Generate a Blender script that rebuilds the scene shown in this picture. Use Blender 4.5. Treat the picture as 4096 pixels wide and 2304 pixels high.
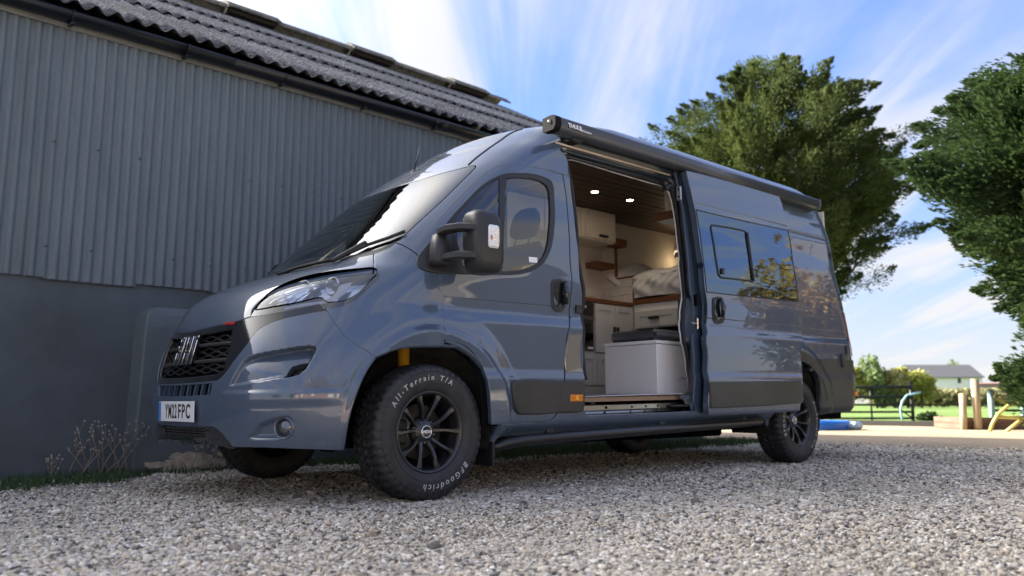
# camper van by a barn
PAINT_C = (.056, .083, .130)
EXPO = 1.92
CLO_A, CLO_B, SEED_A = .20, .46, 2
import bpy, math, random
import numpy as np
from mathutils import Vector, Matrix
from mathutils.geometry import delaunay_2d_cdt
random.seed(7); RNG = np.random.default_rng(11)
for o in list(bpy.data.objects): bpy.data.objects.remove(o)
SC = bpy.context.scene; COL = SC.collection
# ------------------------------------------------------------------ camera
CAM_P = (-2.66, -4.566, .524)
YAW, PITCH, ROLL = .742667, .1428, -.001466
cd = bpy.data.cameras.new('camera'); cam = bpy.data.objects.new('camera', cd); COL.objects.link(cam)
cam.location = CAM_P
_fw = Vector((math.sin(YAW)*math.cos(PITCH), math.cos(YAW)*math.cos(PITCH), math.sin(PITCH)))
_r = Vector((math.cos(YAW), -math.sin(YAW), 0)); _u = _r.cross(_fw)
_r2 = _r*math.cos(ROLL)+_u*math.sin(ROLL); _u2 = -_r*math.sin(ROLL)+_u*math.cos(ROLL)
cam.rotation_euler = Matrix((_r2, _u2, -_fw)).transposed().to_euler()
cd.sensor_width = 36; cd.lens = 36*3194.9/4096
cd.clip_start = .05; cd.clip_end = 3000
cd.dof.use_dof = True; cd.dof.focus_distance = 4.7; cd.dof.aperture_fstop = cd.lens/1000/.0145
SC.camera = cam
SC.render.resolution_x = 1024; SC.render.resolution_y = 576
# ------------------------------------------------------------------ light
SUN_H = (-.38, .925); SUN_EL = math.radians(28)
W = bpy.data.worlds.new('World'); SC.world = W; W.use_nodes = True
wn, wl = W.node_tree.nodes, W.node_tree.links; wn.clear()
def N(t, **k):
    n = wn.new(t)
    for a, b in k.items(): setattr(n, a, b)
    return n
out = N('ShaderNodeOutputWorld'); bg = N('ShaderNodeBackground'); bg.inputs[1].default_value = .15
sky = N('ShaderNodeTexSky'); sky.sky_type = 'NISHITA'; sky.sun_disc = False
sky.sun_elevation = SUN_EL; sky.sun_rotation = math.atan2(SUN_H[0], SUN_H[1])
sky.air_density = 1.0; sky.dust_density = .3; sky.ozone_density = 3.0; sky.altitude = 50
tc = N('ShaderNodeTexCoord')
sep = N('ShaderNodeSeparateXYZ'); wl.new(tc.outputs['Generated'], sep.inputs[0])
def M(op, a, b=None, clamp=False):
    n = N('ShaderNodeMath', operation=op, use_clamp=clamp)
    for i, v in enumerate((a, b)):
        if v is None: continue
        if isinstance(v, (int, float)): n.inputs[i].default_value = v
        else: wl.new(v, n.inputs[i])
    return n.outputs[0]
zz = M('ADD', M('MAXIMUM', sep.outputs[2], 0.0), .10)
px, py = M('DIVIDE', sep.outputs[0], zz), M('DIVIDE', sep.outputs[1], zz)
cmb = N('ShaderNodeCombineXYZ'); wl.new(px, cmb.inputs[0]); wl.new(py, cmb.inputs[1])
def cloud(rot, scale, stretch, detail, lo, hi, seed, dist=.6):
    mp = N('ShaderNodeMapping'); wl.new(cmb.outputs[0], mp.inputs[0])
    mp.inputs['Rotation'].default_value = (0, 0, rot); mp.inputs['Location'].default_value = (seed, seed*.7, 0)
    mp2 = N('ShaderNodeMapping'); wl.new(mp.outputs[0], mp2.inputs[0]); mp2.inputs['Scale'].default_value = (stretch, 1, 1)
    nz = N('ShaderNodeTexNoise'); wl.new(mp2.outputs[0], nz.inputs['Vector'])
    nz.inputs['Scale'].default_value = scale; nz.inputs['Detail'].default_value = detail; nz.inputs['Roughness'].default_value = .55; nz.inputs['Distortion'].default_value = dist
    mr = N('ShaderNodeMapRange', interpolation_type='SMOOTHSTEP'); wl.new(nz.outputs['Fac'], mr.inputs[0])
    mr.inputs[1].default_value = lo; mr.inputs[2].default_value = hi
    return mr.outputs[0]
c_big = cloud(math.radians(-50), .42, .45, 4, CLO_A, CLO_B, SEED_A)
c_str = cloud(math.radians(-47), 2.3, .13, 7, .39, .70, 1.7, 1.0)
c_soft = cloud(math.radians(-50), 1.1, .35, 6, .36, .70, 9.1)
dens = M('MULTIPLY', c_big, M('ADD', M('MULTIPLY', c_str, .62), M('MULTIPLY', c_soft, .55)), True)
wisp = M('MULTIPLY', c_str, .34)
dens = M('MINIMUM', M('ADD', dens, wisp), .93)
haze = M('POWER', M('SUBTRACT', 1.0, M('MAXIMUM', sep.outputs[2], 0.0)), 8.0)
dens = M('MAXIMUM', dens, M('MULTIPLY', haze, .9))
tint = N('ShaderNodeMix', data_type='RGBA', blend_type='MULTIPLY'); tint.inputs[0].default_value = 1; bw = N('ShaderNodeRGBToBW'); wl.new(sky.outputs[0], bw.inputs[0])
soft = N('ShaderNodeVectorMath', operation='SCALE'); wl.new(sky.outputs[0], soft.inputs[0]); wl.new(M('DIVIDE', 1.0, M('ADD', 1.0, M('MULTIPLY', bw.outputs[0], .34))), soft.inputs[3])
wl.new(soft.outputs[0], tint.inputs[6]); tint.inputs[7].default_value = (.73, .745, .97, 1)
# thin cloud scatters forward: brighter towards the sun
sdir = N('ShaderNodeVectorMath', operation='DOT_PRODUCT'); wl.new(tc.outputs['Generated'], sdir.inputs[0])
sdir.inputs[1].default_value = (SUN_H[0]*math.cos(SUN_EL), SUN_H[1]*math.cos(SUN_EL), math.sin(SUN_EL))
fwd = M('POWER', M('MAXIMUM', sdir.outputs['Value'], 0.0), 11.5)
cl_l = M('MULTIPLY', 1.68, M('ADD', 1.0, M('MULTIPLY', fwd, 1.0)))
cc = N('ShaderNodeCombineColor')
for i, t in enumerate((.99, .985, .995)): wl.new(M('MULTIPLY', cl_l, t), cc.inputs[i])
mix = N('ShaderNodeMix', data_type='RGBA'); wl.new(dens, mix.inputs[0]); 
wl.new(tint.outputs[2], mix.inputs[6]); wl.new(cc.outputs[0], mix.inputs[7])
# bright aureole of the veiled sun behind the barn
aur = N('ShaderNodeCombineColor')
for i, t in enumerate((31, 29.5, 27)): wl.new(M('MULTIPLY', fwd, float(t)), aur.inputs[i])
addn = N('ShaderNodeMix', data_type='RGBA', blend_type='ADD'); addn.inputs[0].default_value = 1; wl.new(mix.outputs[2], addn.inputs[6]); wl.new(aur.outputs[0], addn.inputs[7])
wl.new(addn.outputs[2], bg.inputs[0]); wl.new(bg.outputs[0], out.inputs[0])
sd = bpy.data.lights.new('sun', 'SUN'); sd.energy = 5.0; sd.angle = math.radians(.5); sd.color = (1, .93, .82)
sun = bpy.data.objects.new('sun', sd); COL.objects.link(sun)
sv_ = Vector((SUN_H[0]*math.cos(SUN_EL), SUN_H[1]*math.cos(SUN_EL), math.sin(SUN_EL)))
sun.rotation_euler = sv_.to_track_quat('Z', 'Y').to_euler(); sun.location = (0, 0, 30)
vs = SC.view_settings; vs.view_transform = 'Standard'; vs.look = 'None'; vs.gamma = 1; vs.use_curve_mapping = False; vs.exposure = EXPO

# ------------------------------------------------------------------ materials
MATS = {}
def mat(name, col=(.5, .5, .5), rough=.5, metal=0., spec=.5, coat=0., coat_rough=.03, emit=None, estr=0., trans=0., ior=1.45, noise=None, bump=None, alpha=1., sheen=0., col2=None):
    """noise=(scale, lo, hi[, detail]) varies the base colour; bump=(scale, strength, distance)"""
    if name in MATS: return MATS[name]
    m = bpy.data.materials.new(name); m.use_nodes = True; MATS[name] = m
    nt = m.node_tree; b = nt.nodes['Principled BSDF']
    b.inputs['Base Color'].default_value = (*col, 1); b.inputs['Roughness'].default_value = rough
    b.inputs['Metallic'].default_value = metal; b.inputs['Specular IOR Level'].default_value = spec
    b.inputs['Coat Weight'].default_value = coat; b.inputs['Coat Roughness'].default_value = coat_rough
    b.inputs['IOR'].default_value = ior; b.inputs['Transmission Weight'].default_value = trans
    b.inputs['Sheen Weight'].default_value = sheen
    if emit: b.inputs['Emission Color'].default_value = (*emit, 1); b.inputs['Emission Strength'].default_value = estr
    tcn = None
    if noise or bump: tcn = nt.nodes.new('ShaderNodeTexCoord')
    if noise:
        nz = nt.nodes.new('ShaderNodeTexNoise'); nz.inputs['Scale'].default_value = noise[0]; nz.inputs['Detail'].default_value = noise[3] if len(noise) > 3 else 5
        nz.inputs['Roughness'].default_value = .6
        if len(noise) > 4:
            mp = nt.nodes.new('ShaderNodeMapping'); mp.inputs['Scale'].default_value = noise[4]; nt.links.new(tcn.outputs['Object'], mp.inputs[0]); nt.links.new(mp.outputs[0], nz.inputs['Vector'])
        else: nt.links.new(tcn.outputs['Object'], nz.inputs['Vector'])
        rp = nt.nodes.new('ShaderNodeValToRGB'); c2 = col2 or col
        rp.color_ramp.elements[0].position = .3; rp.color_ramp.elements[1].position = .7
        rp.color_ramp.elements[0].color = (*[c*noise[1] for c in col], 1); rp.color_ramp.elements[1].color = (*[min(1, c*noise[2]) for c in c2], 1)
        nt.links.new(nz.outputs['Fac'], rp.inputs[0]); nt.links.new(rp.outputs[0], b.inputs['Base Color'])
    if bump:
        nb = nt.nodes.new('ShaderNodeTexNoise'); nb.inputs['Scale'].default_value = bump[0]; nb.inputs['Detail'].default_value = 6
        nt.links.new(tcn.outputs['Object'], nb.inputs['Vector'])
        bp_ = nt.nodes.new('ShaderNodeBump'); bp_.inputs['Strength'].default_value = bump[1]; bp_.inputs['Distance'].default_value = bump[2]
        nt.links.new(nb.outputs['Fac'], bp_.inputs['Height']); nt.links.new(bp_.outputs[0], b.inputs['Normal'])
    return m
PAINT = mat('blue_grey_paint', PAINT_C, .42, 0, .35, 1., .012)
PAINT.node_tree.nodes['Principled BSDF'].inputs['Coat IOR'].default_value = 1.75
def waves(m, sc, strength, dist):
    # gentle panel waviness, stretched along the body, so reflections ripple
    nt = m.node_tree; b = nt.nodes['Principled BSDF']; t = nt.nodes.new('ShaderNodeTexCoord'); mp = nt.nodes.new('ShaderNodeMapping'); mp.inputs['Scale'].default_value = (.45, 1, 1.6)
    nz = nt.nodes.new('ShaderNodeTexNoise'); nz.inputs['Scale'].default_value = sc; nz.inputs['Detail'].default_value = 2; bp_ = nt.nodes.new('ShaderNodeBump'); bp_.inputs['Strength'].default_value = strength; bp_.inputs['Distance'].default_value = dist
    nt.links.new(t.outputs['Object'], mp.inputs[0]); nt.links.new(mp.outputs[0], nz.inputs['Vector']); nt.links.new(nz.outputs['Fac'], bp_.inputs['Height'])
    nt.links.new(bp_.outputs[0], b.inputs['Normal']); nt.links.new(bp_.outputs[0], b.inputs['Coat Normal'])
waves(PAINT, 5.5, .22, .0035)
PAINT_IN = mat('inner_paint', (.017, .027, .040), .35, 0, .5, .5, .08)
BLACKP = mat('black_plastic', (.022, .022, .024), .42, bump=(900, .12, .0006))
MOULDM = mat('moulding_plastic', (.034, .034, .036), .36, noise=(2.5, .8, 1.5, 8), bump=(700, .10, .0006))
GLOSSB = mat('gloss_black', (.008, .009, .011), .12, 0, .5, .8, .02)
DARKV = mat('dark_void', (.006, .006, .007), .9, 0, .05)
RUBBER = mat('rubber', (.016, .016, .018), .55)
TYREM = mat('tyre_rubber', (.028, .028, .030), .5, noise=(14, .6, 1.4), bump=(160, .25, .001))
LETTER = mat('tyre_lettering', (.55, .55, .54), .6)
RIMM = mat('rim_black', (.014, .014, .016), .28, 0, .5, .5, .1)
CHROME = mat('chrome', (.75, .76, .78), .12, 1.)
SILVER = mat('sill_steel', (.55, .53, .48), .18, 1.)
STEEL = mat('dull_steel', (.30, .30, .30), .38, 1.)
ORANGE = mat('amber_lens', (.75, .22, .01), .12, 0, .5, .6)
RED = mat('red_lens', (.42, .012, .012), .1, 0, .5, .8)
REDT = mat('red_enamel', (.6, .02, .02), .3)
WHITEP = mat('white_paint', (.82, .82, .83), .45, noise=(3, .96, 1.03))
CREAM = mat('cream_paint', (.66, .60, .50), .5, noise=(3, .95, 1.04))
GREYCAB = mat('grey_cabinet_paint', (.55, .56, .57), .45, noise=(3, .96, 1.03))
PLATEM = mat('plate_white', (.78, .79, .80), .35)
BLUEB = mat('plate_blue', (.05, .25, .65), .4)
INKB = mat('plate_black', (.012, .012, .013), .5)
FABRIC = mat('charcoal_fabric', (.03, .032, .038), .85, noise=(60, .8, 1.3), bump=(420, .3, .001), sheen=.2)
LINEN = mat('white_linen', (.70, .70, .72), .85, noise=(4, .93, 1.04), bump=(60, .2, .004))
WOODR = mat('red_brown_wood', (.155, .058, .026), .45, noise=(6, .65, 1.35, 8, (1.2, 9, 9)), bump=(30, .1, .002))
WOODC = mat('dark_ceiling_wood', (.042, .016, .010), .5, noise=(5, .7, 1.35, 8, (1.5, 14, 9)))
WOODF = mat('oak_strip', (.33, .22, .15), .5, noise=(7, .75, 1.2, 8, (2, 30, 30)))
TILE = mat('white_tile', (.66, .64, .61), .15, 0, .5, .5)
GROUT = mat('grout', (.42, .40, .38), .8)
INWALL = mat('cream_lining', (.58, .54, .48), .6, noise=(2, .95, 1.04))
SEATM = mat('seat_fabric', (.03, .034, .04), .8)
MIRRORM = mat('mirror_plastic', (.028, .028, .030), .40, bump=(900, .1, .0005))
YELLOWM = mat('yellow_spring', (.65, .34, .02), .4)
AWNM = mat('awning_metal', (.055, .062, .075), .33, .0, .5, .3, .2)
LETW = mat('white_print', (.85, .85, .86), .5)
def glass(name, tint, refl_ior=1.52, dark=.0):
    """thin pane: tinted see-through plus mirror-like reflection"""
    m = bpy.data.materials.new(name); m.use_nodes = True; nt = m.node_tree; nt.nodes.clear()
    o = nt.nodes.new('ShaderNodeOutputMaterial'); t = nt.nodes.new('ShaderNodeBsdfTransparent'); t.inputs[0].default_value = (*tint, 1)
    g = nt.nodes.new('ShaderNodeBsdfGlossy'); g.inputs['Roughness'].default_value = .0; g.inputs[0].default_value = (1, 1, 1, 1)
    f = nt.nodes.new('ShaderNodeFresnel'); f.inputs[0].default_value = refl_ior
    x = nt.nodes.new('ShaderNodeMixShader'); nt.links.new(f.outputs[0], x.inputs[0]); nt.links.new(t.outputs[0], x.inputs[1]); nt.links.new(g.outputs[0], x.inputs[2])
    nt.links.new(x.outputs[0], o.inputs[0]); MATS[name] = m
    return m
GLASS = glass('door_glass', (.62, .70, .70), 1.9)
WSGLASS = glass('windscreen_glass', (.28, .33, .33), 2.1)
LENS = glass('clear_lens', (.90, .93, .97), 2.2)
TINTED = mat('tinted_glass', (.004, .006, .010), .005, 0, .5, 0., .0, ior=2.6)
waves(TINTED, 9, .22, .002)
TINTED.node_tree.nodes['Principled BSDF'].inputs['Specular Tint'].default_value = (.40, .66, 1, 1)  # blue of the reflected sky is put into the specular tint

# ------------------------------------------------------------------ object helpers
def tag(o, label=None, cat=None, group=None, kind=None):
    if label: o['label'] = label
    if cat: o['category'] = cat
    if group: o['group'] = group
    if kind: o['kind'] = kind
    return o
def empty(name, loc=(0, 0, 0), label=None, cat=None, group=None, rz=0):
    o = bpy.data.objects.new(name, None); COL.objects.link(o); o.location = loc; o.rotation_euler = (0, 0, rz)
    o.empty_display_size = .2
    return tag(o, label, cat, group)
def link(name, me, m, parent=None, loc=None):
    o = bpy.data.objects.new(name, me); COL.objects.link(o)
    if m is not None and len(me.materials) == 0: me.materials.append(m)
    if parent is not None:
        o.parent = parent
        p = parent; w = Vector((0, 0, 0))
        # geometry is written in world coordinates: undo the parents' offsets
        off = Vector(parent.location); q = parent.parent
        while q is not None: off += Vector(q.location); q = q.parent
        o.location = -off
    if loc is not None: o.location = Vector(o.location)+Vector(loc)
    return o
def fast_mesh(name, V, F, smooth=True, normals=None):
    """V (n,3); F list of faces or int array (m,k)"""
    me = bpy.data.meshes.new(name); V = np.asarray(V, np.float32)
    if isinstance(F, np.ndarray):
        k = F.shape[1]; n = len(F)
        me.vertices.add(len(V)); me.vertices.foreach_set('co', V.ravel())
        me.loops.add(n*k); me.loops.foreach_set('vertex_index', F.astype(np.int32).ravel())
        me.polygons.add(n); me.polygons.foreach_set('loop_start', np.arange(0, n*k, k, dtype=np.int32))
        me.update(calc_edges=True)
    else:
        me.from_pydata([tuple(v) for v in V], [], [tuple(f) for f in F]); me.update()
    me.validate()
    me.polygons.foreach_set('use_smooth', np.full(len(me.polygons), bool(smooth)))
    if normals is not None: me.normals_split_custom_set_from_vertices([tuple(n) for n in normals])
    return me
class MB:
    """collects shapes and links them as ONE mesh object"""
    def __init__(s): s.V = []; s.F = []; s.S = []
    def add(s, V, F, smooth=False):
        b = len(s.V); s.V += [tuple(v) for v in V]; s.F += [tuple(i+b for i in f) for f in F]; s.S += [smooth]*len(F); return s
    def box(s, a, b, bev=0.0, M=None):
        (x0, y0, z0), (x1, y1, z1) = a, b
        if bev <= 0:
            V = [(x, y, z) for x in (x0, x1) for y in (y0, y1) for z in (z0, z1)]
            F = [(0, 1, 3, 2), (4, 6, 7, 5), (0, 4, 5, 1), (2, 3, 7, 6), (0, 2, 6, 4), (1, 5, 7, 3)]
        else:
            V = []; idx = {}
            c = [(x0+x1)/2, (y0+y1)/2, (z0+z1)/2]; h = [abs(x1-x0)/2, abs(y1-y0)/2, abs(z1-z0)/2]; bev = min(bev, min(h)*.95)
            for sx in (-1, 1):
                for sy in (-1, 1):
                    for sz in (-1, 1):
                        for ax in range(3):
                            d = [h[0]-bev, h[1]-bev, h[2]-bev]; d[ax] = h[ax]
                            idx[(sx, sy, sz, ax)] = len(V); V.append((c[0]+sx*d[0], c[1]+sy*d[1], c[2]+sz*d[2]))
            F = []
            for ax in range(3):
                o = [i for i in range(3) if i != ax]
                for sg in (-1, 1):
                    q = []
                    for p, r in ((-1, -1), (1, -1), (1, 1), (-1, 1)):
                        k = [0, 0, 0]; k[ax] = sg; k[o[0]] = p; k[o[1]] = r; q.append(idx[(*k, ax)])
                    F.append(tuple(q))
                # edges along axis ax
                for p in (-1, 1):
                    for r in (-1, 1):
                        k0 = [0, 0, 0]; k1 = [0, 0, 0]; k0[ax] = -1; k1[ax] = 1
                        for k in (k0, k1): k[o[0]] = p; k[o[1]] = r
                        F.append((idx[(*k0, o[0])], idx[(*k1, o[0])], idx[(*k1, o[1])], idx[(*k0, o[1])]))
            for sx in (-1, 1):
                for sy in (-1, 1):
                    for sz in (-1, 1): F.append(tuple(idx[(sx, sy, sz, a)] for a in range(3)))
        if M is not None: V = [tuple(M @ Vector(v)) for v in V]
        return s.add(V, F)
    def tube(s, pts, r, seg=10, cap=True, smooth=True):
        P = [Vector(p) for p in pts]; n = len(P); R = r if hasattr(r, '__len__') else [r]*n
        V = []; F = []; up = None
        for i in range(n):
            t = (P[min(i+1, n-1)]-P[max(i-1, 0)]).normalized()
            if up is None: up = Vector((0, 0, 1)) if abs(t.z) < .9 else Vector((1, 0, 0))
            a = t.cross(up).normalized(); b = a.cross(t).normalized(); up = b
            for k in range(seg):
                w = 2*math.pi*k/seg; V.append(P[i]+(a*math.cos(w)+b*math.sin(w))*R[i])
        for i in range(n-1):
            for k in range(seg): F.append((i*seg+k, i*seg+(k+1) % seg, (i+1)*seg+(k+1) % seg, (i+1)*seg+k))
        if cap: F += [tuple(range(seg))[::-1], tuple(range((n-1)*seg, n*seg))]
        return s.add(V, F, smooth)
    def lathe(s, prof, M, seg=24, smooth=True, close=False):
        """prof [(r,h)] turned round M's z axis"""
        V = []; F = []; n = len(prof)
        for k in range(seg):
            w = 2*math.pi*k/seg
            for r, h in prof: V.append(M @ Vector((r*math.cos(w), r*math.sin(w), h)))
        for k in range(seg):
            for i in range(n-1 if not close else n):
                j = (i+1) % n; F.append((k*n+i, ((k+1) % seg)*n+i, ((k+1) % seg)*n+j, k*n+j))
        return s.add(V, F, smooth)
    def prism(s, poly, fn, d0, d1, smooth=False):
        """2D polygon lifted by fn(u,v,d)"""
        n = len(poly); V = [fn(u, v, d0) for u, v in poly]+[fn(u, v, d1) for u, v in poly]
        F = [tuple(range(n))[::-1], tuple(range(n, 2*n))]+[(i, (i+1) % n, n+(i+1) % n, n+i) for i in range(n)]
        return s.add(V, F, smooth)
    def mesh(s, name):
        me = bpy.data.meshes.new(name); me.from_pydata(s.V, [], s.F); me.validate(); me.update()
        if len(me.polygons) == len(s.S): me.polygons.foreach_set('use_smooth', s.S)
        return me
    def build(s, name, m, parent=None): return link(name, s.mesh(name), m, parent)
def fix_normals(me):
    import bmesh
    b = bmesh.new(); b.from_mesh(me); bmesh.ops.recalc_face_normals(b, faces=b.faces); b.to_mesh(me); b.free()
def text_mesh(name, body, size, extrude=.001, shear=0., spacing=1., bold=0.):
    c = bpy.data.curves.new(name, 'FONT'); c.body = body; c.size = size; c.extrude = extrude; c.shear = shear; c.space_character = spacing; c.offset = bold
    c.resolution_u = 3; c.align_x = 'CENTER'; c.align_y = 'CENTER'
    o = bpy.data.objects.new(name, c); COL.objects.link(o)
    dg = bpy.context.evaluated_depsgraph_get(); me = bpy.data.meshes.new_from_object(o.evaluated_get(dg)); bpy.data.objects.remove(o); bpy.data.curves.remove(c)
    me.name = name
    return me
def xform(me, fn):
    n = len(me.vertices); a = np.empty(n*3, np.float32); me.vertices.foreach_get('co', a); a = a.reshape(n, 3)
    a = np.array([fn(*p) for p in a], np.float32); me.vertices.foreach_set('co', a.ravel()); me.update(); return me
# ------------------------------------------------------------------ van body surface
RAKE=.018
class Spl:
    def __init__(s,x,y):
        x=np.array(x,float);y=np.array(y,float);n=len(x);h=np.diff(x)
        A=np.zeros((n,n));b=np.zeros(n);A[0,0]=A[-1,-1]=1
        for i in range(1,n-1):
            A[i,i-1]=h[i-1];A[i,i]=2*(h[i-1]+h[i]);A[i,i+1]=h[i];b[i]=6*((y[i+1]-y[i])/h[i]-(y[i]-y[i-1])/h[i-1])
        s.x,s.y,s.m=x,y,np.linalg.solve(A,b)
    def __call__(s,t):
        t=np.asarray(t,float);tc=np.clip(t,s.x[0],s.x[-1])
        i=np.clip(np.searchsorted(s.x,tc,side='right')-1,0,len(s.x)-2)
        h=s.x[i+1]-s.x[i];a=(s.x[i+1]-tc)/h;b=(tc-s.x[i])/h
        return a*s.y[i]+b*s.y[i+1]+((a**3-a)*s.m[i]+(b**3-b)*s.m[i+1])*h*h/6
#      z     xc     w     a    k1   k2   xr(rear end centre) 
TAB=[(.22,-.930,.930,.50,.86,.62,5.40),
     (.32,-.960,.965,.52,.86,.62,5.44),
     (.45,-.985,.985,.54,.86,.62,5.46),
     (.60,-.990,.995,.56,.85,.62,5.465),
     (.75,-.978,.998,.60,.80,.62,5.455),
     (.88,-.958,.998,.68,.72,.62,5.44),
     (.98,-.938,.995,.78,.64,.62,5.425),
     (1.06,-.905,.992,.84,.62,.62,5.41),
     (1.13,-.850,.988,.86,.64,.62,5.40),
     (1.20,-.740,.985,.84,.68,.62,5.385),
     (1.27,-.575,.982,.76,.74,.62,5.37),
     (1.335,-.395,.977,.64,.79,.62,5.36),
     (1.42,-.27,.970,.56,.82,.62,5.345),
     (1.55,-.130,.955,.50,.83,.62,5.325),
     (1.70,.035,.937,.47,.83,.62,5.295),
     (1.85,.20,.917,.45,.83,.62,5.31),
     (2.00,.370,.903,.45,.82,.62,5.30),
     (2.12,.525,.890,.47,.80,.62,5.27),
     (2.22,.665,.878,.50,.78,.62,5.23),
     (2.31,.805,.864,.53,.76,.60,5.19),
     (2.415,.955,.846,.56,.74,.58,5.14),
     (2.49,1.13,.814,.58,.72,.56,5.06),
     (2.555,1.36,.755,.56,.70,.54,4.92),
     (2.60,1.66,.660,.52,.67,.52,4.80)]
T=np.array(TAB)
VV=np.concatenate([[0],np.cumsum(np.hypot(np.diff(T[:,0]),np.diff(T[:,1])))])
fz,fx,fw_,fa,fk1,fk2,fr=[Spl(VV,T[:,i]) for i in range(7)]
VMAX=VV[-1]
_vs=np.linspace(0,VMAX,4000);_zs=np.maximum.accumulate(fz(_vs))
def v_of_z(z): return np.interp(z,_zs,_vs)
AR=.34  # rear corner length
def sm(t): t=np.clip(t,0,1); return t*t*(3-2*t)
def bez(p0,p1,p2,p3,t): u=1-t; return u*u*u*p0+3*u*u*t*p1+3*u*t*t*p2+t*t*t*p3
def base(s,v):
    """s in [-3,3]; 0 front centre, 1 end of front corner, 2 start of rear corner, 3 rear centre. +s = near side (-y)"""
    s=np.asarray(s,float);v=np.asarray(v,float)
    sg=np.where(s>=0,-1.0,1.0);t=np.abs(s)
    z=fz(v);xc=fx(v);w=fw_(v);a=fa(v);k1=fk1(v);k2=fk2(v);xr=fr(v)
    xe=xc+a;xs=xr-AR
    t1=np.clip(t,0,1);t3=np.clip(t-2,0,1)
    X1=bez(xc,xc,xe-a*k2,xe,t1);Y1=bez(0,k1*w,w,w,t1)
    X3=bez(xs,xs+AR*.75,xr,xr,t3);Y3=bez(w,w,.88*w,0,t3)
    X2=xe+(t-1)*(xs-xe)
    x=np.where(t<=1,X1,np.where(t<=2,X2,X3));y=np.where(t<=1,Y1,np.where(t<=2,w,Y3))
    return x,y*sg,z
def disp(x,y,z):
    """outward bulge of the skin (metres), functions of body x,z on the sides"""
    side=sm((np.abs(y)-.80)/.12)
    f=sm((x-.02)/.35)*(1-sm((x-5.05)/.2))
    d=np.zeros_like(x)
    # shoulder band: above 1.085 plane A; 1.085-1.05 recessed; below swells out
    d+=f*(-.006*sm((1.125-z)/.006)*sm((z-1.062)/.006))
    d+=f*(.023*sm((1.062-z)/.085))
    d+=f*(.021*sm((.725-z)/.08))
    # roof joint groove
    d+=sm((x-.9)/.3)*(-.004*np.exp(-((z-2.045)/.006)**2))
    # front arch flare
    r=np.hypot(x,z-.40)
    d+=.030*sm((.70-r)/.16)*sm((x+.75)/.2) + .022*sm((.56-r)/.045)
    r2=np.hypot(x-4.035,z-.36)
    d+=.030*sm((.66-r2)/.12)
    d*=side
    # sill tuck
    d+=-.05*sm((.40-z)/.10)*side*sm((x-.3)/.2)
    return d
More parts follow.
